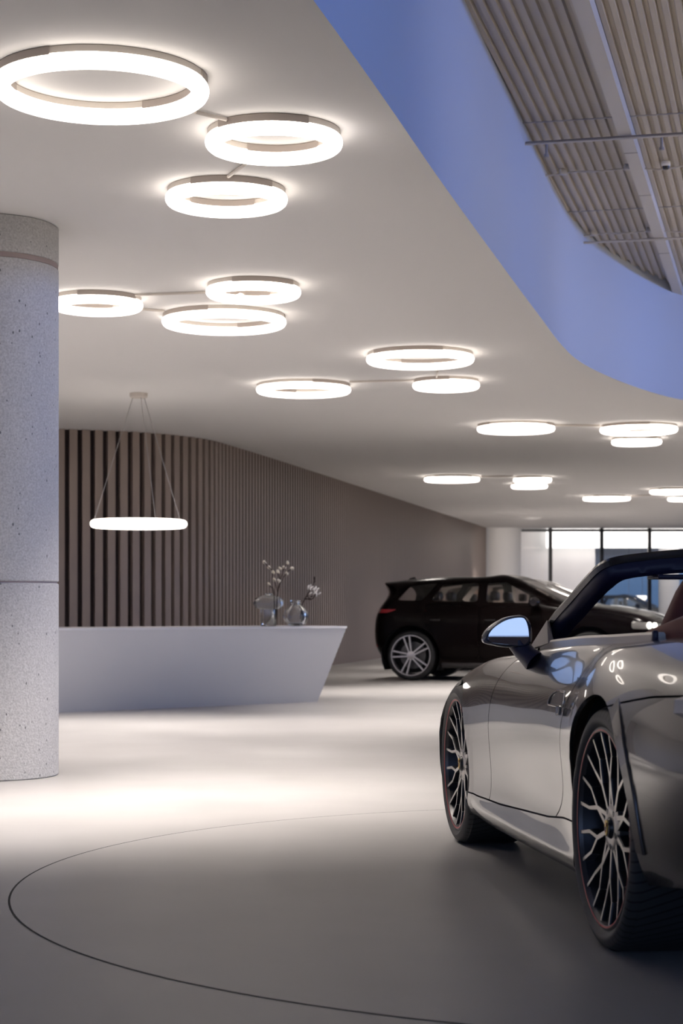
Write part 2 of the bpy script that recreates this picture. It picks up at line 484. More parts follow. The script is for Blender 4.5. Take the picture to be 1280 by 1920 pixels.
lamps = [
 (190, 168, 203, 152, 'largest ring lamp, cut by the frame above the concrete column'),
 (513.5, 268, 130.5, 100, 'ring lamp beside the largest one, linked to it by a short rod'),
 (424.5, 374, 115.5, 80, 'ring lamp just below the upper pair, reached by a slanting rod'),
 (182, 572, 90, 66, 'ring lamp half hidden behind the concrete column'),
 (475, 548, 90, 72, 'small ring lamp joined by a long rod to the one behind the column'),
 (420, 604, 119, 143, 'wide ring lamp directly below the small lamp with the long rod'),
 (787.5, 674, 103.5, 110, 'wide ring lamp on the ceiling near the bend of the blue fascia'),
 (569, 731, 92, 36, 'wide ring lamp on the ceiling straight above the glass vases'),
 (836, 723, 64.5, 130, 'small ring lamp tucked under the wide one near the fascia bend'),
 (967, 804, 76.5, 0, 'wide ring lamp alone over the roof of the dark car'),
 (1197, 806, 76, 125, 'wide ring lamp overlapping a smaller one under the fascia curve'),
 (1193, 829, 49.5, 90, 'small ring lamp peeking out under the wide one at the fascia curve'),
 (847, 899, 56.5, 90, 'ring lamp nearest to the sloping top of the slatted wall, far back'),
 (998, 900, 39.5, 110, 'upper small ring lamp of the far overlapping pair over the dark car'),
 (992, 912, 37.5, 90, 'lower small ring lamp of the far overlapping pair over the dark car'),
 (1137, 935, 49, 90, 'far ring lamp just above the mullions of the window wall'),
 (1265, 922, 48, 100, 'far wide ring lamp at the frame edge over the convertible windscreen'),
 (1282, 936, 37, 90, 'far small ring lamp at the frame edge, lowest of all the ceiling rings'),
]
for a in lamps: ring_lamp(*a)
def rod(p0, p1, lab, r=.009):
    z = ZC - .012
    a = at_z(*p0, z); b = at_z(*p1, z)
    o = MB().tube([(*a, z), (*b, z)], r, 8).build('ceiling_rod', M['lamp_base'])
    tag(o, lab, 'rod', 'thin rods linking the ring lamps')
rod((366, 210), (424, 224), 'short pale rod between the largest ring lamp and its neighbour')
rod((459, 308), (428, 331), 'short slanting rod between the second and third ring lamps from the top')
rod((254, 553), (389, 548), 'long thin rod from the lamp behind the column to the small lamp')
rod((268, 580), (308, 583), 'short thin rod from the lamp behind the column to the wide lamp')
rod((820, 696), (818, 708), 'tiny rod between the wide and the small lamp near the fascia bend')
rod((655, 716), (778, 713), 'long thin rod ending at the small lamp near the fascia bend')
rod((1040, 797), (1124, 798), 'thin rod between the lamp over the dark car and the overlapping pair', .012)
rod((901, 893), (962, 893), 'far thin rod leading to the overlapping pair of small lamps', .012)
rod((1184, 930), (1220, 928), 'farthest thin rod between the last ceiling rings', .012)

# pendant over the desk
px_, py_ = -2.084, 18.645
e = empty('pendant_lamp', (px_, py_, 0))
tag(e, 'glowing ring pendant lamp hanging on thin wires above the white desk', 'lamp')
PR, PZ = .455, 1.834
t = torus_mb(PR, .042).build('light_tube', M['lamp'], e); t.location = (0, 0, PZ)
o = MB().lathe([(0, ZC - .05), (.08, ZC - .05), (.092, ZC - .04), (.092, ZC - .004), (0, ZC - .002)], 32).build('ceiling_canopy', M['lamp_base'], e)
for a in (188, 25, -62):
    a = math.radians(a)
    MB().tube([(.06 * math.cos(a), .06 * math.sin(a), ZC - .045), (PR * math.cos(a), PR * math.sin(a), PZ + .035)], .0035, 6).build('suspension_wire', M['cable'], e)

# ---------------------------------------------------------------- reception desk
B0 = np.array([-2.613, 16.83]); B1 = np.array([-.248, 18.74])
u = (B1 - B0) / np.linalg.norm(B1 - B0); nv = np.array([u[1], -u[0]])
ZDK = .784
b_l, b_r = B0 - u * 1.2, B1
t_l, t_r = B0 - u * 1.2 + nv * .30 - u * .15, B1 + u * .15 + nv * .30
bb_l, bb_r = b_l - nv * .45, b_r - nv * .45
tb_l, tb_r = t_l - nv * .95, t_r - nv * .95
desk = empty('reception_desk', (*B0, 0))
def dl(p, z): return (p[0] - B0[0], p[1] - B0[1], z)
m = MB()
m.add([dl(b_l, 0), dl(b_r, 0), dl(bb_r, 0), dl(bb_l, 0), dl(t_l, ZDK), dl(t_r, ZDK), dl(tb_r, ZDK), dl(tb_l, ZDK)],
      [(3, 2, 1, 0), (0, 1, 5, 4), (1, 2, 6, 5), (2, 3, 7, 6), (3, 0, 4, 7)])
m.build('angled_shell', M['desk'], desk, smooth=False)
i0 = .0
m = MB(); q = [t_l, t_r, tb_r, tb_l]
m.add([dl(p, ZDK - .02) for p in q] + [dl(p, ZDK + .0015) for p in q], [(3, 2, 1, 0), (4, 5, 6, 7), (0, 1, 5, 4), (1, 2, 6, 5), (2, 3, 7, 6), (3, 0, 4, 7)])
m.build('worktop', M['desk'], desk, smooth=False)
tag(desk, 'long white reception desk with a slanting front, behind the concrete column', 'desk')
ZDK += .0025
# vases on the desk
def on_desk(s, back):
    p = t_r - u * s - nv * back
    return p[0], p[1]
def vase(name, prof, loc, lab, th=.006):
    inner = [(max(r - min(th, r * .5), .001), min(max(z, th), prof[-1][1])) for r, z in prof[1:]]
    full = [(0.0005, 0)] + prof + [(r, z) for r, z in reversed(inner)] + [(0.0005, prof[0][1] + th)]
    o = MB().lathe(full, 48).build(name, M['vase'], angle=60)
    o.location = loc
    tag(o, lab, 'vase'); return o
def smoothp(pr, n=5): return [tuple(p) for p in catmull(pr, n)]
x1, y1 = on_desk(.92, .11)
prof = [(.07, 0), (.08, .008), (.08, .165)] + smoothp([(.08, .168), (.125, .185), (.15, .215), (.152, .245), (.13, .28), (.085, .302), (.045, .312), (.036, .33)])
vase('mushroom_vase', prof, (x1, y1, ZDK), 'clear mushroom shaped glass vase holding thin twigs with cream buds on the desk', .024)
x2, y2 = on_desk(.555, .14)
prof = [(.045, 0)] + smoothp([(.05, .002), (.095, .025), (.124, .085), (.118, .14), (.085, .19), (.055, .215), (.05, .235), (.062, .262)])
vase('bulb_vase', prof, (x2, y2, ZDK), 'round clear glass vase holding a magnolia twig on the desk', .034)
def ell(mb, c, rx, rz, tilt, az, n=8):
    rings = []
    mt = Matrix.Rotation(az, 3, 'Z') @ Matrix.Rotation(tilt, 3, 'Y')
    for i in range(1, 6):
        ph = PI * i / 6
        rings.append([Vector(c) + mt @ Vector((rx * math.sin(ph) * math.cos(2 * PI * k / n), rx * math.sin(ph) * math.sin(2 * PI * k / n), -rz * math.cos(ph))) for k in range(n)])
    return mb.rings(rings, True, True)
SCV = 18.35 / F    # metres per pixel at the vases
br = empty('budded_branch', (x1, y1, ZDK)); tag(br, 'thin bare twigs with cream buds standing in the mushroom vase', 'flowers')
buds = [(497, 1055), (505, 1064), (513, 1073), (522, 1072), (526, 1066), (533, 1064), (540, 1056), (548, 1066), (538, 1075), (515, 1087), (524, 1089), (505, 1095)]
def loc1(px, py, x, d=0): return ((px - 640) * SCV - x, d, EYE + (1140 - py) * SCV - ZDK)
stems = [[(517, 1160), (516, 1115), (511, 1095), (513, 1074), (505, 1064), (497, 1055)], [(519, 1160), (521, 1115), (526, 1092), (533, 1070), (540, 1056)],
         [(520, 1160), (523, 1110), (530, 1088), (539, 1075), (548, 1066)], [(516, 1160), (514, 1112), (505, 1095)], [(521, 1110), (518, 1095), (515, 1087)], [(526, 1092), (524, 1080), (522, 1072)]]
for i, s in enumerate(stems):
    pts = catmull([loc1(px, py, x1, .018 * math.sin(i * 2 + k) * (k > 1)) for k, (px, py) in enumerate(s)], 4)
    MB().tube(pts, .0035, 6).build('twig', M['twig'], br)
for i, (px, py) in enumerate(buds):
    mb = ell(MB(), loc1(px, py, x1, .02 * math.sin(i * 1.7)), .013, .021, 1.2 * math.sin(i * 2.1), i)
    ell(mb, loc1(px + 2, py + 1.5, x1, .02 * math.sin(i * 1.7)), .011, .017, -1.0 + .5 * i, i * 1.3)
    mb.build('bud', M['cotton'], br)
mg = empty('magnolia_branch', (x2, y2, ZDK)); tag(mg, 'dark twig with white blossoms leaning out of the round vase', 'flowers')
for i, s in enumerate([[(563, 1160), (566, 1135), (572, 1122), (580, 1108), (588, 1096), (589, 1082)], [(572, 1122), (582, 1124), (588, 1120), (592, 1112)], [(574, 1124), (570, 1122)]]):
    MB().tube(catmull([loc1(px, py, x2, .01 * k) for k, (px, py) in enumerate(s)], 4), .006, 6, rr=None).build('twig', M['twig'], mg)
for i, (px, py, n) in enumerate([(581, 1101, 5), (592, 1105, 5), (595, 1113, 3), (586, 1112, 2)]):
    mb = MB()
    for k in range(n):
        a = k * 2 * PI / n + i
        c = loc1(px + 4 * math.cos(a), py + 3 * math.sin(a), x2, .02 * math.cos(a * 1.3))
        ell(mb, c, .008, .02, .9 * math.cos(a), a)
    mb.build('blossom', M['petal'], mg)
for i, (px, py) in enumerate([(589, 1084), (589, 1090), (576, 1117), (580, 1122), (584, 1118)]):
    ell(MB(), loc1(px, py, x2, .03), .009, .02, .4 * i, i).build('leaf_bud', M['twig'], mg)

# turntable let into the floor
tt = empty('turntable', (1.28, 6.428, 0)); tag(tt, 'flush round turntable in the pale floor under the grey convertible', 'turntable')
n = 180
def ringpoly(r0, r1, z):
    mb = MB()
    mb.add([(r0 * math.cos(2 * PI * k / n), r0 * math.sin(2 * PI * k / n), z) for k in range(n)] + [(r1 * math.cos(2 * PI * k / n), r1 * math.sin(2 * PI * k / n), z) for k in range(n)],
           [(k, (k + 1) % n, n + (k + 1) % n, n + k) for k in range(n)])
    return mb
mb = MB(); mb.add([(2.414 * math.cos(2 * PI * k / n), 2.414 * math.sin(2 * PI * k / n), .0012) for k in range(n)], [tuple(range(n))])
mb.build('turntable_disc', M['floor'], tt, smooth=False, recalc=False)
ringpoly(2.4215, 2.4135, .0010).build('edge_groove', M['gap'], tt, smooth=False, recalc=False)
# ================================================================= car bodies as lofted sheets that are cut into panels
def nat_spline(x, Y):
    """natural cubic spline through Y (n x d) at knots x; returns an evaluator"""
    x = np.asarray(x, float); Y = np.asarray(Y, float); n = len(x); h = np.diff(x)
    A = np.zeros((n, n)); R = np.zeros((n, Y.shape[1])); A[0, 0] = A[-1, -1] = 1
    for i in range(1, n - 1):
        A[i, i - 1] = h[i - 1]; A[i, i] = 2 * (h[i - 1] + h[i]); A[i, i + 1] = h[i]
        R[i] = 6 * ((Y[i + 1] - Y[i]) / h[i] - (Y[i] - Y[i - 1]) / h[i - 1])
    Mm = np.linalg.solve(A, R)
    def ev(t):
        t = np.asarray(t, float); i = np.clip(np.searchsorted(x, t) - 1, 0, n - 2)
        a = (x[i + 1] - t) / h[i]; b = (t - x[i]) / h[i]
        a = a[:, None]; b = b[:, None]; hh = h[i][:, None]
        return a * Y[i] + b * Y[i + 1] + ((a ** 3 - a) * Mm[i] + (b ** 3 - b) * Mm[i + 1]) * hh * hh / 6
    return ev

class Sheet:
    """polygons of half a body with per-vertex position, smooth normal and loft parameters u (along) and t (across)"""
    def __init__(self, st, nu=150, sub=7):
        st = np.array(st, float)                         # S x K x 3
        S, K, _ = st.shape
        knots = [0.0]
        for i in range(1, S):
            knots.append(knots[-1] + max(np.mean(np.linalg.norm(st[i] - st[i - 1], axis=1)), .02))
        knots = np.array(knots)
        uu = []
        for i in range(S - 1):
            c = max(2, int(round(nu * (knots[i + 1] - knots[i]) / knots[-1])))
            uu += [i + k / c for k in range(c)]
        uu.append(S - 1.0); uu = np.array(uu)
        ku = np.interp(uu, np.arange(S), knots)
        cols = nat_spline(knots, st.reshape(S, K * 3))(ku).reshape(len(uu), K, 3)
        tt = np.array([k + j / sub for k in range(K - 1) for j in range(sub)] + [K - 1.0])
        rows = []
        for i in range(len(uu)):
            c = cols[i]
            kn = np.r_[0, np.cumsum(np.maximum(np.linalg.norm(np.diff(c, axis=0), axis=1), .004) ** .6)]
            kt = np.interp(tt, np.arange(K), kn)
            rows.append(nat_spline(kn, c)(kt))
        G = np.array(rows)                               # U x T x 3
        U, T = len(uu), len(tt)
        du = np.gradient(G, axis=0); dt = np.gradient(G, axis=1)
        N = np.cross(dt, du); ln = np.linalg.norm(N, axis=2, keepdims=True); N = N / np.maximum(ln, 1e-9)
        # centre line: keep the normal in the symmetry plane
        N[:, -1, 1] = 0; N[:, -1] /= np.maximum(np.linalg.norm(N[:, -1], axis=1, keepdims=True), 1e-9)
        self.P = G.reshape(-1, 3).tolist(); self.N = N.reshape(-1, 3).tolist()
        self.U = np.repeat(uu, T).tolist(); self.T = np.tile(tt, U).tolist()
        self.polys = [(i * T + k, (i + 1) * T + k, (i + 1) * T + k + 1, i * T + k + 1) for i in range(U - 1) for k in range(T - 1)]
        # orientation: outward = +y at the side
        s = sum(n[1] for p, n in zip(self.P, self.N) if p[1] > .7)
        if s < 0: self.N = [[-c for c in n] for n in self.N]
    def g(self, fn):
        return [fn(p, u, t) for p, u, t in zip(self.P, self.U, self.T)]
    def split(self, polys, fn):
        """cut polys along fn = 0; returns (negative side, positive side)"""
        val = {}
        def gv(i):
            if i not in val: val[i] = fn(self.P[i], self.U[i], self.T[i])
            return val[i]
        cache = {}
        def mid(i, j):
            key = (min(i, j), max(i, j))
            if key not in cache:
                a, b = gv(i), gv(j); w = a / (a - b)
                lerp = lambda A: [A[i][k] * (1 - w) + A[j][k] * w for k in range(3)]
                q = lerp(self.N); ln = math.sqrt(sum(c * c for c in q)) or 1
                self.P.append(lerp(self.P)); self.N.append([c / ln for c in q])
                self.U.append(self.U[i] * (1 - w) + self.U[j] * w); self.T.append(self.T[i] * (1 - w) + self.T[j] * w)
                val[len(self.P) - 1] = 0.0
                cache[key] = len(self.P) - 1
            return cache[key]
        neg, pos = [], []
        for p in polys:
            vs = [gv(i) for i in p]
            if all(v <= 0 for v in vs): neg.append(p); continue
            if all(v >= 0 for v in vs): pos.append(p); continue
            a, b = [], []
            n = len(p)
            for k in range(n):
                i, j = p[k], p[(k + 1) % n]; vi, vj = vs[k], vs[(k + 1) % n]
                if vi <= 0: a.append(i)
                if vi >= 0: b.append(i)
                if vi * vj < 0:
                    q = mid(i, j); a.append(q); b.append(q)
            if len(a) > 2: neg.append(tuple(a))
            if len(b) > 2: pos.append(tuple(b))
        return neg, pos
    def cut_gap(self, polys, fn, w):
        """cut along fn = 0 leaving a shut line of width w; returns (inside, outside)"""
        a, rest = self.split(polys, lambda p, u, t: fn(p, u, t) + w / 2)
        _, b = self.split(rest, lambda p, u, t: fn(p, u, t) - w / 2)
        return a, b

def panel(sheet, polys, name, mats, parent, side=1, flange=.012, mi_fn=None):
    """mesh of one body panel with turned-in edges; side -1 mirrors it"""
    idx = {}; V = []; Nn = []
    def vid(i):
        if i not in idx:
            idx[i] = len(V); p, n = sheet.P[i], sheet.N[i]
            V.append((p[0], p[1] * side, p[2])); Nn.append((n[0], n[1] * side, n[2]))
        return idx[i]
    Fc = []; edges = {}
    for p in polys:
        q = [vid(i) for i in p]
        # drop repeated corners
        r = [q[k] for k in range(len(q)) if q[k] != q[k - 1]]
        if len(r) < 3: continue
        a, b, c = (Vector(V[r[0]]), Vector(V[r[1]]), Vector(V[r[2]]))
        nf = Vector((0, 0, 0))
        for k in range(1, len(r) - 1):
            nf += (Vector(V[r[k]]) - a).cross(Vector(V[r[k + 1]]) - a)
        if nf.dot(Vector(Nn[r[0]])) < 0: r.reverse()
        Fc.append(tuple(r))
        for k in range(len(r)):
            e = (r[k], r[(k + 1) % len(r)])
            edges[e] = edges.get(e, 0) + 1
    if flange:
        bnd = [e for e in edges if (e[1], e[0]) not in edges and not (abs(V[e[0]][1]) < 1e-4 and abs(V[e[1]][1]) < 1e-4)]
        dup = {}
        tang = {}
        for a, b in bnd:
            d = Vector(V[b]) - Vector(V[a])
            o = d.cross(Vector(Nn[a]))
            for i in (a, b): tang[i] = tang.get(i, Vector((0, 0, 0))) + o
        for i, o in tang.items():
            o = o.normalized() if o.length > 1e-9 else Vector((0, 0, 1))
            n = Vector(Nn[i])
            for dep, nr in ((0.0, o), (flange, o)):
                dup[(i, dep)] = len(V); p = Vector(V[i]) - n * dep
                V.append(tuple(p)); Nn.append(tuple(nr))
        for a, b in bnd:
            Fc.append((dup[(b, 0.0)], dup[(a, 0.0)], dup[(a, flange)], dup[(b, flange)]))
    me = bpy.data.meshes.new(name)
    me.from_pydata(V, [], Fc)
    for m_ in (mats if isinstance(mats, (list, tuple)) else [mats]): me.materials.append(m_)
    if mi_fn:
        me.polygons.foreach_set('material_index', [mi_fn([V[i] for i in f]) for f in Fc])
    me.polygons.foreach_set('use_smooth', [True] * len(me.polygons))
    me.update()
    me.normals_split_custom_set_from_vertices(Nn)
    return link(bpy.data.objects.new(name, me), parent)

def sd_poly(poly):
    """signed distance (negative inside) to a closed outline in the (x, z) side view"""
    A = np.array(poly, float); B = np.roll(A, -1, axis=0); E_ = B - A; L2 = (E_ ** 2).sum(1)
    ax, az, bx, bz = A[:, 0], A[:, 1], B[:, 0], B[:, 1]
    bb = (A[:, 0].min() - .1, A[:, 0].max() + .1, A[:, 1].min() - .1, A[:, 1].max() + .1)
    def f(x, z):
        if x < bb[0] or x > bb[1] or z < bb[2] or z > bb[3]: return .2
        w0, w1 = x - A[:, 0], z - A[:, 1]
        h = np.clip((w0 * E_[:, 0] + w1 * E_[:, 1]) / L2, 0, 1)
        d = np.sqrt(((w0 - E_[:, 0] * h) ** 2 + (w1 - E_[:, 1] * h) ** 2).min())
        c = ((az > z) != (bz > z)) & (x < (bx - ax) * (z - az) / np.where(bz == az, 1e-9, bz - az) + ax)
        return float(-d if c.sum() % 2 else d)
    return f

# ---------------------------------------------------------------- wheels (axle along local y, outer face towards +y)
def lathe_y(prof, n=64, mi=0, mb=None):
    return (mb or MB()).lathe(prof, n, 'y', mi)
def strut(mb, p, q, w0, w1, d0, d1, y0, y1, back=.035):
    """spoke piece between polar points p, q = (radius, degrees); y is the outer face"""
    P = Vector((p[0] * math.sin(math.radians(p[1])), 0, p[0] * math.cos(math.radians(p[1]))))
    Q_ = Vector((q[0] * math.sin(math.radians(q[1])), 0, q[0] * math.cos(math.radians(q[1]))))
    d = (Q_ - P).normalized(); s = Vector((d.z, 0, -d.x))
    def sec(C, w, y, dp):
        return [C + s * w * .8 + Vector((0, y, 0)), C - s * w * .8 + Vector((0, y, 0)), C - s * w + Vector((0, y - .004, 0)), C - s * w * 1.25 + Vector((0, y - dp, 0)), C + s * w * 1.25 + Vector((0, y - dp, 0)), C + s * w + Vector((0, y - .004, 0))]
    a = sec(P, w0, y0, d0); b = sec(Q_, w1, y1, d1)
    k0 = len(mb.m)
    mb.rings([a, b], True, True)
    for k in range(1, 6): mb.m[k0 + k] = 1
    return mb

def sport_wheel(name, R, rim, width, parent, loc, side=1):
    """ten Y spokes, red pinstripe, gold crest cap"""
    e = empty(name, loc, 0 if side > 0 else PI, parent)
    w = width
    ty = [(rim - .012, -.010), (rim + .004, .004), (rim + .018, .014), (R - .030, .016), (R - .012, .006), (R - .003, -.014), (R, -.035), (R, -w + .035), (R - .012, -w + .004), (R - .035, -w - .006), (rim, -w)]
    lathe_y([tuple(p) for p in catmull(ty, 4)], 96).build('tire', M['tyre'], e)
    rm = [(rim - .004, .004), (rim, -.002), (rim - .004, -.010), (rim - .016, -.014), (rim - .026, -.03), (rim - .034, -.08), (rim - .03, -w + .03), (rim, -w)]
    lathe_y([(rim + .001, .002), (rim + .003, .006), (rim - .003, .009), (rim - .010, .006), (rim - .014, -.006)], 96).build('rim_lip', M['rim_lip'], e)
    lathe_y([(rim - .014, -.006), (rim - .02, -.02), (rim - .03, -.06), (rim - .03, -w)], 96).build('rim_barrel', M['rim_dark'], e)
    lathe_y([(rim - .0035, .0095), (rim - .0085, .0085)], 96).build('pinstripe', M['red_stripe'], e)
    ri = rim - .008
    yh = -.018
    for k in range(10):
        th = 36 * k
        big = (k % 2 == 0)
        mb = MB()
        node = (.50 * rim, th)
        n0 = .155 * rim / .28
        if big:
            strut(mb, (.062, th - 14), node, .0085, .008, .03, .028, yh, yh + .004)
            strut(mb, (.062, th + 14), node, .0085, .008, .03, .028, yh, yh + .004)
        else:
            strut(mb, (.060, th), node, .0085, .0085, .03, .028, yh, yh + .004)
        for sgn in (-1, 1):
            f1 = (.74 * rim, th + sgn * 8.5)
            strut(mb, node, f1, .0075, .0065, .028, .026, yh + .004, yh + .008)
            strut(mb, f1, (ri, th + sgn * 8.8), .0065, .0062, .026, .03, yh + .008, .002)
        mb.build('spoke', [M['spoke'], M['rim_dark']], e, smooth=False)
    hb = [(0, yh + .002), (.034, yh + .002), (.04, yh + .004), (.062, yh + .002), (.072, yh - .004), (.07, yh - .05)]
    lathe_y(hb, 40).build('hub', M['spoke'], e)
    for k in range(5):
        a = math.radians(72 * k + 36)
        mb = MB(); mb.lathe([(0, yh + .004), (.009, yh + .0035), (.0095, yh - .004)], 14, 'y', cx=.052 * math.sin(a), cz=.052 * math.cos(a)); mb.build('lug_bolt', M['rim_dark'], e)
    cp = lathe_y([(0, yh + .016), (.024, yh + .013), (.03, yh + .006), (.031, yh + .001)], 32).build('center_cap', M['cap_black'], e)
    y_ = yh + .0155
    sh = [(-.013, .020), (0, .023), (.013, .020), (.0145, .004), (.011, -.012), (0, -.023), (-.011, -.012), (-.0145, .004)]
    mb = MB(); mb.add([(x, y_, z) for x, z in sh] + [(x, y_ - .006, z) for x, z in sh], [tuple(range(8))] + [(k, (k + 1) % 8, 8 + (k + 1) % 8, 8 + k) for k in range(8)])
    mb.build('crest', M['gold'], cp, smooth=False)
    mb = MB()
    for (x0, x1, z0, z1) in ((-.0125, -.001, .005, .016), (.001, .0125, -.012, .001)):
        for k in range(3):
            xa = x0 + (x1 - x0) * k / 3; mb.box(xa, xa + (x1 - x0) / 6, y_ - .004, y_ + .0012, z0, z1)
    mb.build('crest_stripes', M['crest_red'], cp, smooth=False)
    MB().add([(-.004, y_ + .0015, .004), (.004, y_ + .0015, .004), (.004, y_ + .0015, -.005), (0, y_ + .0015, -.009), (-.004, y_ + .0015, -.005)], [(0, 1, 2, 3, 4)]).build('crest_shield', M['black'], cp, smooth=False)
    br = rim * .70
    lathe_y([(.05, -.085), (br, -.085), (br, -.115), (.05, -.115)], 64).build('brake_disc', M['brake'], e)
    mb = MB(); rings = []
    for i in range(9):
        a = math.radians(60 + 60 * i / 8); c_, s_ = math.cos(a), math.sin(a)
        rings.append([(r * s_, y, r * c_) for r, y in ((br * .62, -.07), (br * 1.04, -.07), (br * 1.04, -.13), (br * .62, -.13))])
    mb.rings(rings, True, True).build('brake_caliper', M['black'], e)
    return e

M['tyre'] = tyre_mat()
M['spoke'] = mat('machined_spoke', (.42, .40, .38), .33, metal=.85)
M['rim_dark'] = mat('dark_rim', (.03, .03, .034), .35, metal=.6)
M['rim_lip'] = mat('dark_rim_lip', (.10, .095, .095), .35, metal=.7)
M['red_stripe'] = mat('red_pinstripe', (.38, .02, .03), .4)
M['cap_black'] = mat('cap_black', (.01, .01, .012), .3)
M['gold'] = mat('crest_gold', (.62, .40, .05), .35, metal=.4)
M['crest_red'] = mat('crest_red', (.25, .03, .02), .5)
M['brake'] = mat('brake_steel', (.12, .12, .125), .4, metal=.8)
M['paint'] = mat('grey_metallic_paint', (.078, .077, .078), .27, metal=.95, coat=.75)
M['trim_silver'] = mat('satin_trim', (.34, .32, .31), .38, metal=.7)
M['liner'] = mat('wheel_liner', (.008, .008, .009), .9)
M['navy'] = mat('dark_frame_leather', (.018, .016, .05), .42)
M['red_leather'] = mat('dark_red_leather', (.115, .022, .018), .5)
M['brown_leather'] = mat('red_brown_leather', (.20, .062, .048), .55)
M['soft_top'] = mat('folded_roof_cover', (.12, .12, .13), .35, metal=.6, coat=.8)
M['tail'] = mat('smoked_tail_lens', (.25, .24, .24), .15, coat=1)
M['mirror_shell'] = mat('mirror_shell_blue', (.05, .06, .10), .25, metal=.5, coat=1)

# ================================================================= the grey open-top sports car
def S(a, *yz): return [(a, y, z) for y, z in yz]
ST = [
 S(-1.06, (0, .36), (0, .40), (0, .45), (0, .54), (0, .62), (0, .70), (0, .745), (0, .775), (0, .79), (0, .80)),
 S(-1.02, (.40, .33), (.46, .38), (.50, .44), (.52, .54), (.51, .63), (.48, .71), (.44, .765), (.34, .80), (.18, .815), (0, .82)),
 S(-.90, (.62, .29), (.68, .34), (.715, .42), (.73, .52), (.725, .63), (.69, .72), (.63, .785), (.48, .83), (.25, .845), (0, .85)),
 S(-.70, (.77, .265), (.82, .31), (.85, .39), (.862, .50), (.858, .61), (.815, .725), (.735, .805), (.56, .855), (.29, .875), (0, .88)),
 S(-.40, (.845, .24), (.875, .29), (.897, .37), (.91, .49), (.911, .60), (.875, .725), (.785, .82), (.60, .875), (.30, .90), (0, .905)),
 S(0., (.865, .18), (.885, .24), (.90, .34), (.917, .48), (.922, .605), (.89, .735), (.805, .838), (.655, .885), (.32, .915), (0, .925)),
 S(.25, (.855, .155), (.878, .195), (.88, .26), (.893, .45), (.906, .60), (.876, .735), (.80, .838), (.72, .868), (.35, .90), (0, .91)),
 S(.5, (.845, .15), (.874, .19), (.866, .238), (.858, .40), (.877, .575), (.845, .722), (.775, .825), (.735, .858), (.35, .87), (0, .87)),
 S(.8, (.845, .148), (.873, .187), (.864, .236), (.850, .38), (.866, .56), (.838, .712), (.765, .815), (.735, .85), (.35, .86), (0, .86)),
 S(1.2, (.845, .145), (.872, .185), (.862, .235), (.850, .37), (.866, .545), (.836, .70), (.762, .80), (.732, .832), (.35, .85), (0, .85)),
 S(1.6, (.845, .143), (.872, .183), (.864, .235), (.855, .37), (.866, .53), (.838, .688), (.762, .785), (.70, .812), (.35, .84), (0, .845)),
 S(1.9, (.845, .145), (.870, .185), (.866, .24), (.864, .37), (.872, .52), (.843, .673), (.757, .775), (.62, .79), (.32, .80), (0, .805)),
 S(2.15, (.85, .16), (.868, .21), (.872, .28), (.878, .39), (.882, .515), (.848, .658), (.748, .765), (.58, .765), (.30, .768), (0, .772)),
 S(2.37, (.855, .18), (.868, .23), (.876, .30), (.882, .40), (.883, .505), (.846, .643), (.732, .747), (.56, .74), (.28, .735), (0, .738)),
 S(2.7, (.84, .19), (.852, .235), (.86, .30), (.864, .385), (.862, .48), (.822, .60), (.705, .697), (.52, .69), (.26, .688), (0, .69)),
 S(3.0, (.76, .20), (.785, .24), (.80, .30), (.805, .37), (.795, .45), (.745, .55), (.62, .632), (.46, .635), (.22, .638), (0, .64)),
 S(3.25, (.52, .23), (.56, .26), (.58, .31), (.59, .37), (.58, .43), (.53, .50), (.45, .555), (.33, .575), (.16, .585), (0, .59)),
 S(3.34, (0, .26), (0, .29), (0, .33), (0, .38), (0, .43), (0, .48), (0, .51), (0, .525), (0, .53), (0, .535)),
]
car = empty('convertible_sports_car', (1.6237, 5.2609, 0), math.radians(90 + 7.1))
tag(car, 'grey open-top sports car with ten-spoke wheels parked on the turntable', 'car')
sh = Sheet(ST, 200, 8)
# small rolled lip around the wheel openings
RA = (0.0, .352, .372); FA = (2.37, .325, .348)
for i, p in enumerate(sh.P):
    if sh.T[i] < 6.3:
        for ca, cz, r in (RA, FA):
            d = math.hypot(p[0] - ca, p[2] - cz) - r
            if 0 <= d < .045 and p[1] > .6: p[1] += .010 * (1 - d / .045)
            elif -.05 < d < 0 and p[1] > .6: p[1] += .010
polys = sh.polys
for ca, cz, r in (RA, FA):
    fn = lambda p, u, t: (math.hypot(p[0] - ca, p[2] - cz) - r) if (t < 6.6 and p[1] > .5) else 1.0
    _, polys = sh.split(polys, fn)
# cockpit opening
cock = [(1.86, -.3), (1.86, 0), (1.82, .25), (1.73, .45), (1.63, .60), (1.54, .685), (1.40, .715), (1.1, .725), (.8, .728), (.5, .726), (.28, .712), (.12, .675), (.0, .60), (-.08, .45), (-.12, .2), (-.12, -.3)]
cf = sd_poly([tuple(p) for p in catmull(cock, 5)])
_, polys = sh.split(polys, lambda p, u, t: cf(p[0], p[1]) if t > 5.6 else .2)
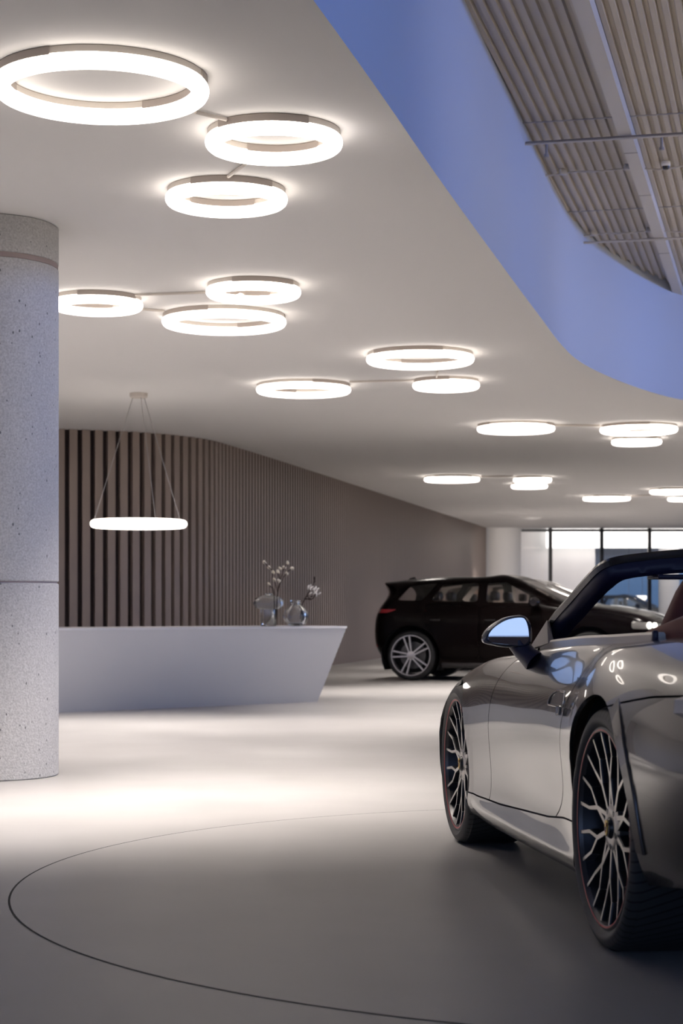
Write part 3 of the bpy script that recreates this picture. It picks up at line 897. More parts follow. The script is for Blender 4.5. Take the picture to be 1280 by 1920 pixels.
# panels
def rear_seam(a): return np.interp(a, [-1.1, -.77, -.41, -.20, -.10], [.765, .758, .737, .710, .690])
bump, polys = sh.cut_gap(polys, lambda p, u, t: (p[2] - rear_seam(p[0])) if p[0] < -.06 and t < 7.5 else .1, .006)
cover, polys = sh.cut_gap(polys, lambda p, u, t: max(p[1] - np.interp(p[0], [-.9, -.5, -.1, .06, .2], [.52, .585, .632, .628, .60]), p[0] - .3, -1.02 - p[0]) if t > 6.2 else .1, .005)
hoodp, polys = sh.cut_gap(polys, lambda p, u, t: max(p[1] - np.interp(p[0], [1.8, 2.4, 2.9], [.60, .545, .40]), 1.75 - p[0], p[0] - 3.0) if t > 6.2 else .1, .005)
nose, polys = sh.cut_gap(polys, lambda p, u, t: max(2.70 - p[0], p[2] - .60) if p[0] > 2.4 else .1, .005)
sillp, polys = sh.cut_gap(polys, lambda p, u, t: max(p[2] - np.interp(p[0], [.3, .6, .8, 1.5, 1.9, 2.2], [.315, .305, .286, .250, .240, .245]), t - 4.2, .25 - p[0], p[0] - 2.3), .006)
door_o = [(1.47, .96), (1.56, .835), (1.63, .775), (1.675, .71), (1.695, .62), (1.70, .45), (1.695, .275), (1.68, .235), (1.3, .235), (.80, .262), (.70, .298), (.645, .335), (.61, .39), (.592, .47), (.575, .55), (.552, .62), (.515, .69), (.475, .75), (.44, .80), (.405, .86), (.38, .96)]
df = sd_poly([tuple(p) for p in catmull(door_o, 5, True)])
doorp, polys = sh.cut_gap(polys, lambda p, u, t: df(p[0], p[2]) if p[1] > .6 else .2, .006)
rearq, frontq = sh.split(polys, lambda p, u, t: p[0] - 1.1)
for sd in (1, -1):
    panel(sh, rearq, 'rear_fender', M['paint'], car, sd)
    panel(sh, frontq, 'front_fender', M['paint'], car, sd)
    dr = panel(sh, doorp, 'door', M['paint'], car, sd)
    sk = panel(sh, sillp, 'side_skirt', M['paint'], car, sd)
    panel(sh, bump, 'rear_bumper', M['paint'], car, sd)
    panel(sh, nose, 'front_bumper', M['paint'], car, sd)
    panel(sh, hoodp, 'hood', M['paint'], car, sd)
    panel(sh, cover, 'soft_top_cover', M['soft_top'], car, sd)
    # door handle: recessed grip plate, bright rim and pull bar
    hx, hz, hy = .60, .672, .872
    hn = MB()
    ol = [(-.085, .03), (-.06, .036), (.03, .033), (.075, .016), (.092, -.008), (.07, -.012), (-.08, -.008)]
    def hpt(x, z, o): return (hx + x, sd * (hy + o - max(z, 0) * .22 + (0.02 * x)), hz + z)
    hn.tube([hpt(x, z, .006) for x, z in catmull(ol, 4, True)] + [hpt(*ol[0], .006)], .0032, 6)
    hd = hn.build('door_handle', M['chrome'], dr)
    mb = MB(); mb.add([hpt(x, z, .0035) for x, z in ol], [tuple(range(len(ol)))]); mb.build('grip_recess', M['paint'], hd, smooth=False)
    mb = MB(); mb.tube([hpt(-.05, -.012, .005), hpt(-.045, -.035, .006), hpt(-.02, -.038, .006), hpt(-.015, -.012, .005)], .0055, 8); mb.build('key_cover', M['trim_silver'], hd)
    # satin belt strip on top of the door
    ap = [1.50, 1.3, 1.0, .8, .5, .3, .16]
    bp_ = [(a, np.interp(a, [.16, .3, .5, .8, 1.1, 1.4, 1.5], [.695, .722, .733, .734, .731, .722, .712]), np.interp(a, [.16, .3, .5, .8, 1.2, 1.5], [.872, .866, .859, .851, .834, .818])) for a in ap]
    mb = MB(); rings = []
    for a, y, z in catmull(bp_, 5):
        rings.append([(a, sd * yy, zz) for yy, zz in ((y + .004, z - .004), (y + .002, z + .020), (y - .006, z + .028), (y - .035, z + .027), (y - .045, z + .015), (y - .045, z - .02))])
    mb.rings(rings, True, True); mb.build('belt_strip', M['trim_silver'], dr)
    mb = MB(); mb.rbox(.142, .158, sd * .69 - .009, sd * .69 + .009, .872, .904, .006); mb.build('strip_end_cap', M['navy'], dr)
    # door card seen over the strip
    mb = MB(); mb.add([(a, sd * (y - .05), z) for a, y, z0 in bp_ for z in (z0 + .005, .42)], [(2 * k, 2 * k + 2, 2 * k + 3, 2 * k + 1) for k in range(len(bp_) - 1)])
    mb.build('door_card', M['red_leather'], dr)

# rear end details
for sd in (1, -1):
    pts = [(-.628, .868, .738), (-.735, .838, .744), (-.80, .80, .75), (-.88, .735, .758), (-.96, .60, .765), (-1.03, .38, .77)]
    mb = MB(); rings = []
    for a, y, z in catmull(pts, 5): rings.append([(a + .01, sd * (y - .02), z + .012), (a - .012, sd * (y + .012), z + .004), (a - .012, sd * (y + .015), z - .03), (a + .01, sd * (y - .02), z - .045)])
    mb.rings(rings, True, True); mb.build('tail_light', M['tail'], car)
    mb = MB(); mb.lathe([(.05, 0), (.055, -.02), (.055, -.12), (.045, -.12), (.045, -.01)], 32, 'y', cx=0, cz=0)
    e_ = mb.build('exhaust_pipe', M['chrome'], car); e_.rotation_euler = (0, 0, PI / 2); e_.location = (-1.04, sd * .45, .33)
# raised edge around each wheel opening
SP = np.array(sh.P); SN = np.array(sh.N); SIDE = (np.array(sh.T) < 6.6) & (SP[:, 1] > .4)
SP, SN = SP[SIDE], SN[SIDE]
def on_side(a, z):
    d = (SP[:, 0] - a) ** 2 + (SP[:, 2] - z) ** 2
    i = np.argsort(d)[:6]; w_ = 1 / (d[i] + 1e-5); w_ /= w_.sum()
    n_ = (SN[i] * w_[:, None]).sum(0); p_ = (SP[i] * w_[:, None]).sum(0)
    return p_[1] - ((a - p_[0]) * n_[0] + (z - p_[2]) * n_[2]) / max(n_[1], .3)
for sd in (1, -1):
    for ca, cz, r, a0, a1 in ((*RA, 116, 184),):
        mb = MB(); rings = []
        dgs = np.linspace(a0, a1, 70); cs, sn = np.cos(np.radians(dgs)), np.sin(np.radians(dgs))
        tt_ = (dgs - a0) / (a1 - a0)
        fit = lambda q: np.polyval(np.polyfit(tt_, [on_side(ca + q * c_, cz + q * s_) for c_, s_ in zip(cs, sn)], 5), tt_)
        Y0, Y1, Y2 = fit(r + .004), fit(r + .040), fit(r + .046)
        for k, (c_, s_) in enumerate(zip(cs, sn)):
            k_ = min(1.0, tt_[k] / .12); y0, y1 = Y0[k] + .0025, Y1[k]
            yo = y1 + .002 + (max(y0 - y1, 0) * .2 + .001) * k_
            pr = [(r - .003, y0 - .045), (r - .003, y0 - .004), (r + .001, y0), (r + .038, yo), (r + .0405, yo - .002), (r + .044, Y2[k] - .003)]
            rings.append([(ca + q * c_, sd * y, cz + q * s_) for q, y in pr])
        mb.rings(rings, close=False); mb.build('wheel_arch_trim', M['paint'], car, angle=25)
# wheel housings and underbody
for sd in (1, -1):
    for ca, cz, r, yo in ((0, .352, .385, .865), (2.37, .325, .36, .80)):
        mb = MB(); n = 28; rings = []
        for yy in (yo, yo - .4):
            rings.append([(ca + r * math.cos(math.radians(a)), sd * yy, cz + r * math.sin(math.radians(a))) for a in np.linspace(-14, 194, n)])
        mb.rings(rings, False, True, close=False); mb.build('wheel_housing', M['liner'], car)
mb = MB(); mb.box(.36, 2.02, -.835, .835, .15, .30); mb.box(-.95, 2.9, -.48, .48, .16, .42)
mb.build('underbody', M['liner'], car, smooth=False)
# cabin tub
mb = MB(); mb.box(-.1, 1.7, -.66, .66, .24, .28); mb.box(1.48, 1.75, -.66, .66, .28, .70); mb.box(-.10, .02, -.56, .56, .28, .86)
mb.build('cabin_tub', M['black'], car, smooth=False)
mb = MB(); rings = []
for a, z0, z1 in ((1.78, .78, .845), (1.66, .74, .862), (1.50, .66, .868), (1.38, .60, .85), (1.33, .60, .80)):
    rings.append([(a, y, z) for y, z in ((-.66, z0), (-.66, z1 - .03), (-.5, z1), (0, z1 + .005), (.5, z1), (.66, z1 - .03), (.66, z0))])
mb.rings(rings, True, True, close=True); mb.build('dashboard', M['navy'], car)
# windscreen
O = [(1.60, .715, .805), (1.46, .682, .925), (1.30, .652, 1.005), (1.17, .627, 1.070), (1.105, .600, 1.112), (1.075, .558, 1.134), (1.085, .47, 1.148), (1.11, .30, 1.163), (1.125, 0, 1.170)]
I = [(1.60, .610, .815), (1.47, .588, .905), (1.32, .566, .972), (1.20, .546, 1.026), (1.145, .520, 1.060), (1.125, .475, 1.078), (1.13, .40, 1.090), (1.15, .26, 1.100), (1.165, 0, 1.106)]
Oc = catmull(O, 6); Ic = catmull(I, 6)
_n = len(Oc)
Ic = [o_ + (i_ - o_) * np.interp(k / (_n - 1), [0, .5, .62, 1], [.82, .78, .62, .62]) for k, (o_, i_) in enumerate(zip(Oc, Ic))]
wn_ = np.array([.50, 0, .86])
fullO = [np.array(p) for p in Oc] + [np.array((p[0], -p[1], p[2])) for p in reversed(Oc[:-1])]
fullI = [np.array(p) for p in Ic] + [np.array((p[0], -p[1], p[2])) for p in reversed(Ic[:-1])]
fr_o, fr_i = MB(), MB(); r1, r2 = [], []
for o_, i_ in zip(fullO, fullI):
    w_ = i_ - o_
    out = -w_ / np.linalg.norm(w_)
    r1.append([tuple(o_ + out * .004 - wn_ * .022), tuple(o_ + out * .010 - wn_ * .004), tuple(o_ + out * .004 + wn_ * .010), tuple(o_ + w_ * .35 + wn_ * .014), tuple(o_ + w_ * .35 - wn_ * .01)])
    r2.append([tuple(o_ - wn_ * .006), tuple(o_ + w_ * .5 + wn_ * .008), tuple(o_ + w_ * .98 + wn_ * .000), tuple(i_ - wn_ * .018), tuple(o_ + w_ * .8 - wn_ * .045), tuple(o_ + w_ * .35 - wn_ * .052), tuple(o_ + w_ * .06 - wn_ * .036)])
fr_o.rings(r1, True, True); wf = fr_o.build('windscreen_frame', M['paint'], car)
fr_i.rings(r2, True, True); fr_i.build('frame_lining', M['navy'], wf, angle=50)
mb = MB(); mb.rings([[tuple(p + wn_ * .006) for p in fullI]] , False, True); mb.build('windscreen_glass', M['car_glass'], wf, smooth=False)
for sd in (1, -1):
    mb = MB(); mb.add([(1.60, sd * .735, .815), (1.455, sd * .70, .925), (1.30, sd * .733, .845), (1.60, sd * .715, .815), (1.455, sd * .69, .92), (1.30, sd * .71, .845)], [(0, 1, 2), (3, 5, 4), (0, 3, 4, 1), (1, 4, 5, 2), (2, 5, 3, 0)])
    mb.build('mirror_triangle', M['trim_silver'], wf, smooth=False)
    mb = MB(); rings = []
    for k, (f0, f1) in enumerate(((.10, .0), (.11, .01), (.11, .02))): pass
    mb = MB(); mb.rbox(1.02, 1.155, min(sd * .06, sd * .42), max(sd * .06, sd * .42), -.006, .010, .005)
    v = mb.build('sun_visor', M['navy'], wf); v.location = (-.02, 0, 1.075)
# door mirrors: the outline is the glass edge seen from behind
gl_o = [(215, 320), (280, 240), (400, 165), (520, 130), (610, 125), (650, 150), (680, 230), (692, 335), (690, 395), (640, 445), (560, 455), (400, 440), (270, 425), (215, 390)]
sh_o = [(145, 375), (170, 300), (260, 210), (400, 130), (560, 98), (650, 105), (710, 170), (738, 280), (735, 400), (690, 460), (600, 485), (400, 475), (230, 445), (160, 420)]
def mloc(q): return (.861 - (q[0] - 448) / 3302.0, .882 - (q[1] - 301) / 3328.0)
gl_p = [mloc(q) for q in [tuple(p) for p in catmull(gl_o, 4, True)]]; sh_p = [mloc(q) for q in [tuple(p) for p in catmull(sh_o, 4, True)]]
for sd in (1, -1):
    cy_, cz_ = .861, .882
    mx_ = 1.37
    mb = MB(); rings = []
    def rg(P, s, dx): return [(mx_ + dx, sd * (cy_ + (y - cy_) * s), cz_ + (z - cz_) * s) for y, z in P]
    n_ = len(sh_p)
    rings = [rg(gl_p, 1.0, .010), rg(gl_p, 1.015, -.002), rg(gl_p, 1.05, -.004), rg(sh_p, .985, .004), rg(sh_p, 1.0, .014)]
    mb.rings(rings, False, False); bez = mb.build('door_mirror', M['mirror_shell'], car, angle=60)
    mb = MB(); mb.rings([rg(sh_p, 1.0, .012), rg(sh_p, 1.01, .03), rg(sh_p, .95, .06), rg(sh_p, .78, .085), rg(sh_p, .45, .10)], False, True); mb.build('mirror_cap', M['paint'], bez, angle=60)
    mb = MB(); mb.add([(mx_ + .008 + .13 * (y - cy_) + .0078 * (z - cz_), sd * y, z) for y, z in gl_p], [tuple(range(len(gl_p)))]); mb.build('mirror_glass', M['mirror'], bez, smooth=False)
    mb = MB(); mb.tube([(mx_ + .04, sd * .815, .845), (mx_ + .03, sd * .80, .815), (mx_ + .01, sd * .785, .795), (mx_ - .01, sd * .765, .775)], .03, 14, rr=[.040, .036, .036, .044]); mb.build('mirror_foot', M['navy'], bez)
# seats, rear trim and wheel
def seat(y):
    sg = 1
    mb = MB(); rings = []
    # backrest: reclined slab with side bolsters
    for h, a, wd, th in ((.30, .62, .25, .10), (.45, .56, .26, .12), (.62, .50, .25, .11), (.78, .43, .22, .09), (.92, .37, .20, .075), (1.02, .335, .165, .065), (1.075, .315, .135, .04), (1.085, .31, .07, .02)):
        rings.append([(a + th * cx_, y + wd * cy_, h) for cx_, cy_ in [(math.cos(t_) * (1 + .35 * abs(math.sin(t_))), math.sin(t_)) for t_ in np.linspace(0, 2 * PI, 20, endpoint=False)]])
    mb.rings(rings, True, True); mb.build('seat_back', M['red_leather'], car)
    mb = MB(); mb.rbox(.55, 1.08, y - .25, y + .25, .26, .42, .07); mb.build('seat_cushion', M['red_leather'], car)
seat(.405); seat(-.405)
for sd in (1, -1):
    mb = MB(); rings = []
    for a, y, z, h in ((.34, .690, .872, .012), (.22, .665, .896, .028), (.10, .625, .918, .042), (-.02, .555, .935, .05), (-.10, .45, .945, .05), (-.12, .2, .95, .045), (-.12, 0, .95, .045)):
        rings.append([(a + .03, sd * (y + .02), z - h), (a + .005, sd * (y + .012), z + h * .4), (a + .02, sd * (y - .02), z + h * .8), (a + .06, sd * (y - .07), z + h * .5), (a + .10, sd * (y - .10), z - h)])
    mb.rings(rings, True, True); mb.build('rear_trim_roll', M['brown_leather'], car, angle=70)
t_ = torus_mb(.175, .015, 40, 10).build('steering_wheel', M['black'], car); t_.location = (1.14, .38, .70); t_.rotation_euler = (0, math.radians(-68), 0)
mb = MB(); mb.box(-.17, .17, -.012, .012, -.006, .006); mb.lathe([(0, .02), (.05, .015), (.055, -.01), (0, -.02)], 20); mb.build('wheel_hub', M['black'], t_)
# wheels
sport_wheel('wheel', .345, .284, .30, car, (0, .882, .345), 1)
sport_wheel('wheel', .345, .284, .30, car, (0, -.882, .345), -1)
sport_wheel('wheel', .326, .270, .245, car, (2.37, .855, .326), 1)
sport_wheel('wheel', .326, .270, .245, car, (2.37, -.855, .326), -1)
# ================================================================= dark five-door car by the slatted wall
M['suv_paint'] = mat('black_car_paint', (.004, .0022, .0022), .2, metal=.0, coat=.0, spec=.07)
M['suv_trim'] = mat('suv_gloss_trim', (.012, .010, .011), .2)
M['silver_paint'] = mat('silver_car_paint', (.45, .44, .43), .3, metal=.6, coat=1)
M['charcoal_paint'] = mat('charcoal_car_paint', (.06, .065, .075), .3, metal=.4, coat=1)
M['alloy'] = mat('silver_alloy', (.55, .54, .57), .25, metal=.9)
M['red_lens'] = mat('red_tail_lens', (.35, .02, .03), .2, coat=1)
M['lens'] = mat('headlamp_lens', (.42, .41, .40), .12, metal=.7, coat=1)
M['beam_lens'] = mat('lit_headlamp', (.9, .9, .9), .2, emit=(1, .93, .82), es=2.2)
SV = [
 [(-.48, 0, .26), (-.57, 0, .42), (-.60, 0, .65), (-.57, 0, .90), (-.49, 0, 1.04), (-.45, 0, 1.18), (-.52, 0, 1.305), (-.52, 0, 1.315), (-.52, 0, 1.32)],
 [(-.46, .55, .26), (-.55, .58, .42), (-.58, .60, .65), (-.55, .58, .90), (-.47, .56, 1.04), (-.42, .52, 1.18), (-.48, .46, 1.30), (-.49, .30, 1.318), (-.50, 0, 1.325)],
 [(-.36, .78, .26), (-.44, .84, .42), (-.46, .86, .65), (-.43, .85, .90), (-.36, .80, 1.04), (-.30, .71, 1.18), (-.38, .60, 1.30), (-.38, .32, 1.328), (-.40, 0, 1.335)],
 S(-.1, (.83, .24), (.89, .42), (.905, .65), (.89, .90), (.835, 1.05), (.755, 1.19), (.63, 1.328), (.33, 1.355), (0, 1.36)),
 S(.5, (.86, .19), (.90, .40), (.905, .65), (.89, .885), (.835, 1.035), (.76, 1.195), (.64, 1.362), (.33, 1.382), (0, 1.387)),
 S(1.0, (.86, .18), (.90, .40), (.905, .64), (.89, .87), (.835, 1.02), (.76, 1.19), (.64, 1.366), (.33, 1.388), (0, 1.393)),
 [(1.6, .86, .18), (1.6, .90, .40), (1.6, .905, .63), (1.6, .89, .86), (1.6, .838, 1.008), (1.5, .755, 1.165), (1.40, .63, 1.338), (1.36, .33, 1.372), (1.34, 0, 1.382)],
 [(1.95, .86, .18), (1.95, .90, .40), (1.95, .905, .63), (1.95, .89, .85), (1.98, .835, .992), (2.00, .79, 1.008), (2.05, .74, 1.022), (2.14, .40, 1.035), (2.18, 0, 1.04)],
 S(2.4, (.86, .19), (.905, .40), (.91, .63), (.89, .83), (.835, .945), (.78, .975), (.70, .992), (.35, 1.012), (0, 1.018)),
 S(2.8, (.86, .20), (.895, .40), (.90, .61), (.875, .79), (.815, .885), (.76, .915), (.66, .932), (.33, .95), (0, .955)),
 S(3.1, (.82, .20), (.86, .38), (.865, .57), (.84, .73), (.775, .815), (.71, .845), (.60, .862), (.30, .875), (0, .88)),
 S(3.27, (.68, .22), (.72, .38), (.725, .54), (.70, .67), (.64, .74), (.58, .765), (.48, .78), (.24, .79), (0, .792)),
 S(3.34, (0, .24), (0, .38), (0, .53), (0, .65), (0, .71), (0, .735), (0, .745), (0, .75), (0, .752)),
]
suv = empty('estate_car', (1.1958, 25.0989, 0), math.radians(-18))
tag(suv, 'dark brown-black tall estate car parked before the slatted wall', 'car')
sv = Sheet(SV, 110, 7)
RW = (0.0, .335, .40); FW = (2.40, .335, .40)
polys = sv.polys
for ca, cz, r in (RW, FW):
    _, polys = sv.split(polys, lambda p, u, t: (math.hypot(p[0] - ca, p[2] - cz) - r) if (t < 4.5 and p[1] > .5) else 1.0)
wins = [
 ('rear_quarter_window', [(-.20, 1.075), (-.05, 1.265), (.33, 1.305), (.14, 1.068)]),
 ('rear_door_window', [(.27, 1.068), (.40, 1.275), (.90, 1.305), (.90, 1.048)]),
 ('front_door_window', [(1.02, 1.045), (1.02, 1.305), (1.27, 1.31), (1.62, 1.13), (1.72, 1.035)]),
]
wp = []
for nm, ol in wins:
    f_ = sd_poly(ol)
    a_, polys = sv.split(polys, lambda p, u, t: f_(p[0], p[2]) if (t > 3.7 and t < 6.2 and p[1] > .3) else .2)
    wp.append((nm, a_))
wsh, polys = sv.split(polys, lambda p, u, t: max(6.12 - u, u - 6.93, 6.1 - t) if 5 < u < 8 else .5)
rw_, polys = sv.split(polys, lambda p, u, t: max(u - 1.6, 1.07 - p[2], p[2] - 1.27, t - 6.0) if u < 3 else .5)
tl, polys = sv.cut_gap(polys, lambda p, u, t: max(.90 - p[2] + .02 * (p[0] + .5), p[2] - .955, p[0] + .24 - (p[2] - .93) * 3) if p[0] < 0 else .2, .004)
hl, polys = sv.cut_gap(polys, lambda p, u, t: max(2.95 - p[0], p[2] - (.80 - .12 * (p[0] - 3.0)), (.70 - .05 * (p[0] - 3.0)) - p[2], .45 - p[1]) if p[0] > 2.8 else .2, .004)
# doors
d1 = sd_poly([(.95, .99), (.95, .30), (1.60, .30), (1.78, .42), (1.80, .70), (1.76, .985)])
d2 = sd_poly([(.93, 1.0), (.93, .30), (.44, .30), (.36, .55), (.20, .80), (.20, 1.02)])
dp1, polys = sv.cut_gap(polys, lambda p, u, t: d1(p[0], p[2]) if (t < 5 and p[1] > .5) else .2, .006)
dp2, polys = sv.cut_gap(polys, lambda p, u, t: d2(p[0], p[2]) if (t < 5 and p[1] > .5) else .2, .006)
hd, polys = sv.cut_gap(polys, lambda p, u, t: max(2.06 - p[0], t - 99, 4.6 - t, p[0] - 3.2) if p[0] > 1.9 else .2, .006)
tg, polys = sv.cut_gap(polys, lambda p, u, t: max(u - 1.75, .62 - p[2], t - 6.2) if u < 3 else .2, .006)
for sd in (1, -1):
    panel(sv, polys, 'body_side', M['suv_paint'], suv, sd)
    a1 = panel(sv, dp1, 'front_door', M['suv_paint'], suv, sd); a2 = panel(sv, dp2, 'rear_door', M['suv_paint'], suv, sd)
    panel(sv, hd, 'bonnet', M['suv_paint'], suv, sd); tgo = panel(sv, tg, 'tailgate', M['suv_paint'], suv, sd)
    for nm, a_ in wp: panel(sv, a_, nm, M['suv_glass'], suv, sd, flange=0)
    panel(sv, wsh, 'windscreen', M['suv_glass'], suv, sd, flange=0)
    panel(sv, rw_, 'rear_window', M['suv_glass'], suv, sd, flange=0)
    panel(sv, tl, 'tail_light', M['red_lens'], suv, sd)
    h_ = panel(sv, hl, 'headlight', M['lens'], suv, sd)
    for k in range(2):
        mb = MB(); ell(mb, (3.17 + .06 * k, sd * (.80 - .07 * k), .745 - .006 * k), .035, .05, 0, 0, 12); mb.build('headlight_bulb', M['beam_lens'], h_)
    for dd, x0 in ((a1, 1.02), (a2, .27)):
        mb = MB(); mb.rbox(x0, x0 + .15, min(sd * .895, sd * .925), max(sd * .895, sd * .925), .80, .822, .008); mb.build('door_handle', M['suv_trim'], dd)
    mb = MB(); rings = []
    for k, (yy, sx) in enumerate(((.86, .3), (.90, .8), (.96, 1.0), (1.02, .95), (1.055, .6))):
        rings.append([(1.70 + .075 * sx * math.cos(t2), sd * yy, 1.045 + .07 * sx * math.sin(t2)) for t2 in np.linspace(0, 2 * PI, 16, endpoint=False)])
    mb.rings(rings, True, True); mb.build('wing_mirror', M['suv_trim'], suv)
    mb = MB(); mb.rbox(.42, 2.0, min(sd * .82, sd * .885), max(sd * .82, sd * .885), .17, .25, .02); mb.build('sill', M['suv_trim'], suv)
    for ca, cz in ((0, .335), (2.4, .335)):
        mb = MB(); mb.rings([[(ca + .41 * math.cos(a), sd * yy, cz + .41 * math.sin(a)) for a in np.linspace(-.5, PI + .5, 24)] for yy in (.885, .5)], False, True, close=False)
        mb.build('wheel_housing', M['liner'], suv)
    mb = MB(); mb.rbox(-.50, -.42, min(sd * .60, sd * .80), max(sd * .60, sd * .80), .44, .50, .01); mb.build('reflector', M['red_lens'], suv)
    # seats
    for x in (1.0, .2):
        mb = MB(); mb.rbox(x, x + .14, min(sd * .16, sd * .60), max(sd * .16, sd * .60), .5, 1.04, .05); mb.rbox(x - .01, x + .09, min(sd * .26, sd * .50), max(sd * .26, sd * .50), 1.07, 1.19, .03)
        mb.build('seat', M['black'], suv)
mb = MB(); mb.box(.40, 2.0, -.84, .84, .18, .48); mb.box(-.40, 3.2, -.50, .50, .2, .5); mb.box(1.95, 2.02, -.75, .75, .4, .96); mb.build('underbody', M['liner'], suv, smooth=False)
mb = MB(); mb.rings([[(-.30, y, 1.335), (-.26, y, 1.385 - abs(y) * 1.5), (-.19, y, 1.40 - abs(y) * 1.5), (-.13, y, 1.34)] for y in (-.022, -.012, 0, .012, .022)], True, True); mb.build('roof_antenna', M['suv_trim'], suv)
def alloy_wheel(parent, loc, side):
    e = empty('wheel', loc, 0 if side > 0 else PI, parent)
    ty = [(.262, -.01), (.28, .012), (.305, .014), (.324, .0), (.335, -.03), (.335, -.19), (.32, -.215), (.27, -.215)]
    lathe_y([tuple(p) for p in catmull(ty, 3)], 64).build('tire', M['black_rubber'], e)
    lathe_y([(.272, .004), (.274, .012), (.262, .012), (.254, -.005), (.25, -.04), (.245, -.2)], 64).build('rim_barrel', M['alloy'], e)
    lathe_y([(.05, -.1), (.18, -.1), (.18, -.13)], 40).build('brake_disc', M['brake'], e)
    lathe_y([(.24, -.15), (.0, -.15)], 40).build('rim_back', M['liner'], e)
    for k in range(5):
        th = 72 * k + 14; mb = MB()
        for s in (-1, 1):
            strut(mb, (.045, th + s * 20), (.255, th + s * 9), .013, .013, .04, .03, .002, .004)
        mb.build('spoke', [M['alloy'], M['alloy']], e, smooth=False)
    lathe_y([(0, .008), (.035, .006), (.06, .0), (.06, -.05)], 32).build('hub', M['alloy'], e)
    return e
M['black_rubber'] = mat('black_rubber', (.014, .014, .015), .6)
for ca in (0, 2.40):
    alloy_wheel(suv, (ca, .865, .335), 1); alloy_wheel(suv, (ca, -.865, .335), -1)
def recolour(o, m_):
    for ch in o.children_recursive:
        if ch.type == 'MESH' and ch.data.materials and ch.data.materials[0] in (M['suv_paint'],):
            ch.data = ch.data.copy(); ch.data.materials[0] = m_
s2 = copy_tree(suv); s2.location = (1.95, 28.9, 0); recolour(s2, M['silver_paint'])
tag(s2, 'silver estate car parked behind the dark one, mostly hidden by it', 'car')
s3 = copy_tree(suv); s3.location = (8.2, 59.5, 0); s3.rotation_euler = (0, 0, math.radians(-20)); recolour(s3, M['charcoal_paint'])
tag(s3, 'charcoal estate car standing beyond the far window wall', 'car')

# ================================================================= light
def spot(loc, tgt, energy, size, blend=.6, r=.12, col=(1, .915, .85)):
    l = bpy.data.lights.new('unseen_spot', 'SPOT'); l.energy = energy; l.spot_size = math.radians(size); l.spot_blend = blend; l.shadow_soft_size = r; l.color = col
    o = bpy.data.objects.new('unseen_spot', l); COL.objects.link(o); o.location = loc
    o.rotation_euler = (Vector(tgt) - Vector(loc)).to_track_quat('-Z', 'Y').to_euler()
    return o
for x, y, e_ in ((-.8, 8.9, 560), (-2.6, 8.3, 480), (-.4, 10.4, 420), (-3.2, 12.2, 560), (-.7, 12.6, 640), (-1.9, 14.9, 600), (.6, 15.2, 640), (1.0, 17.8, 620), (2.9, 20.3, 560), (.6, 20.9, 520),
                 (2.2, 22.6, 420), (4.6, 23.2, 420), (2.4, 29.5, 420), (4.4, 34, 420), (4.4, 42, 500), (7.5, 38, 420), (4.3, 47.5, 420), (-5.6, 8.6, 620), (-5.0, 12.2, 620), (-5.6, 15.6, 620), (-7.2, 10.5, 500), (-4.6, 18.6, 400)):
    spot((x, y, ZC - .02), (x, y, 0), e_ * 1.3, 80, .95)  # downlights without fixtures; the leftmost are added to bounce light onto the ceiling
for y in (26.0, 30.0, 34.0, 38.5, 43.0):
    x = -1.62 + .217 * (y - 24.5) + 2.3
    spot((x, y, ZC - .02), (x, y, 0), 300, 118, 1.0, .2)  # unseen spots added to brighten the slat wall
for x, y in ((5.6, 26), (7.0, 30), (7.4, 34.5), (6.6, 42.5), (8.6, 46.5), (9.6, 38.5), (10.2, 28), (9.2, 23.6), (-7.0, 14.5), (-6.6, 18), (-7.4, 7.5)):
    spot((x, y, ZC - .02), (x, y, 0), 640, 84, .75)  # added spots, no fixtures: their floor bounce lifts the ceiling
spot((4.7, 44.0, ZC - .02), (4.5, 50, 1.6), 420, 50, .9)  # added to brighten the rounded end wall, no fixture
for x, y in ((6.2, 13.5), (6.6, 17.5), (7.0, 9.5)):
    spot((x, y, ZD - .15), (x, y, 0), 700, 84, .8)  # added out of frame; light off the floor warms the deck
spot((4.6, 9.6, ZD - .15), (2.4, 8.3, 0), 260, 60, .8, .2)
for p_, s_, t_p in ((4.6, 9.5, 1.6), (4.6, 14.5, 1.6)):
    spot(ps(p_, s_, 2.7), ps(t_p, s_ + 1.6, ZD), 230, 92, 1.0, .15, (1, .84, .66))  # added warm uplights in mid-air, standing in for floor bounce on the deck
for k in range(6):
    s_ = 4.5 + 3.0 * k
    a_ = ps(3.6, s_ + 1.5, 3.9); b__ = ps(-1.9 if k < 4 else -1.0 + (k - 4) * 1.2, s_ + .6, 3.72)
    spot(a_, b__, 268, 74, 1.0, .25, (.20, .37, 1.0))  # added blue wash for the fascia, floating out of frame without fixtures
for x, y in ((7.5, 61), (11.5, 61)):
    l = bpy.data.lights.new('hall_fill', 'POINT'); l.energy = 70; l.shadow_soft_size = .4; l.color = (1, .88, .80)
    o = bpy.data.objects.new('hall_fill', l); COL.objects.link(o); o.location = (x, y - 6, 3.2)  # unseen fill lights added to brighten the hall beyond the glazing

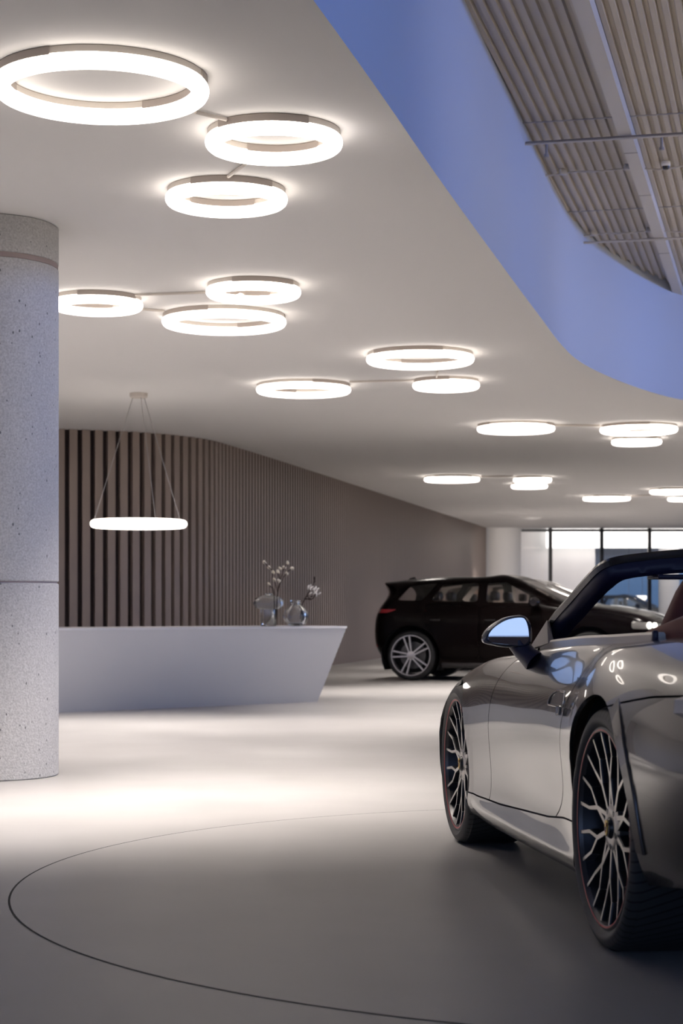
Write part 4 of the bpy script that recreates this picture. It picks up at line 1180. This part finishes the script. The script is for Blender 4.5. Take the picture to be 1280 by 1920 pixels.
w = bpy.data.worlds.new('dusk_sky'); SC.world = w; w.use_nodes = True
nt = w.node_tree; bg = nt.nodes['Background']
tc = nt.nodes.new('ShaderNodeTexCoord'); sx = nt.nodes.new('ShaderNodeSeparateXYZ'); nt.links.new(tc.outputs['Generated'], sx.inputs[0])
rp = nt.nodes.new('ShaderNodeValToRGB'); nt.links.new(sx.outputs['Z'], rp.inputs['Fac'])
el = rp.color_ramp.elements
el[0].position = 0; el[0].color = (.42, .56, .92, 1); el[1].position = 1; el[1].color = (.18, .30, .72, 1)
e2 = el.new(.24); e2.color = (.34, .50, .92, 1)
gt = nt.nodes.new('ShaderNodeMath'); gt.operation = 'GREATER_THAN'; gt.inputs[1].default_value = 0; nt.links.new(sx.outputs['Z'], gt.inputs[0])
mx = nt.nodes.new('ShaderNodeMixRGB'); mx.inputs['Color1'].default_value = (.012, .010, .014, 1)
nt.links.new(gt.outputs[0], mx.inputs['Fac']); nt.links.new(rp.outputs['Color'], mx.inputs['Color2'])
nt.links.new(mx.outputs['Color'], bg.inputs['Color']); bg.inputs['Strength'].default_value = 1.0

# ================================================================= camera
cd = bpy.data.cameras.new('camera'); cam = bpy.data.objects.new('camera', cd); COL.objects.link(cam)
cam.location = (0, 0, EYE); cam.rotation_euler = (PI / 2, 0, 0)
cd.sensor_fit = 'VERTICAL'; cd.sensor_height = 36.0; cd.lens = F / 1920.0 * 36.0; cd.shift_y = 180.0 / 1920.0
cd.clip_start = .05; cd.clip_end = 300
cd.dof.use_dof = True; cd.dof.focus_distance = 7.6; cd.dof.aperture_fstop = 5.6
SC.camera = cam
SC.view_settings.view_transform = 'Standard'; SC.view_settings.look = 'None'; SC.view_settings.gamma = 1; SC.view_settings.exposure = 0.38
SC.view_settings.use_curve_mapping = False
try:
    SC.cycles.use_denoising = True; SC.cycles.denoiser = 'OPENIMAGEDENOISE'
    SC.cycles.max_bounces = 6; SC.cycles.diffuse_bounces = 3; SC.cycles.use_adaptive_sampling = True; SC.cycles.adaptive_threshold = .04; SC.cycles.transparent_max_bounces = 12; SC.cycles.sample_clamp_indirect = 6.0; SC.cycles.caustics_reflective = False; SC.cycles.caustics_refractive = False
except Exception:
    pass
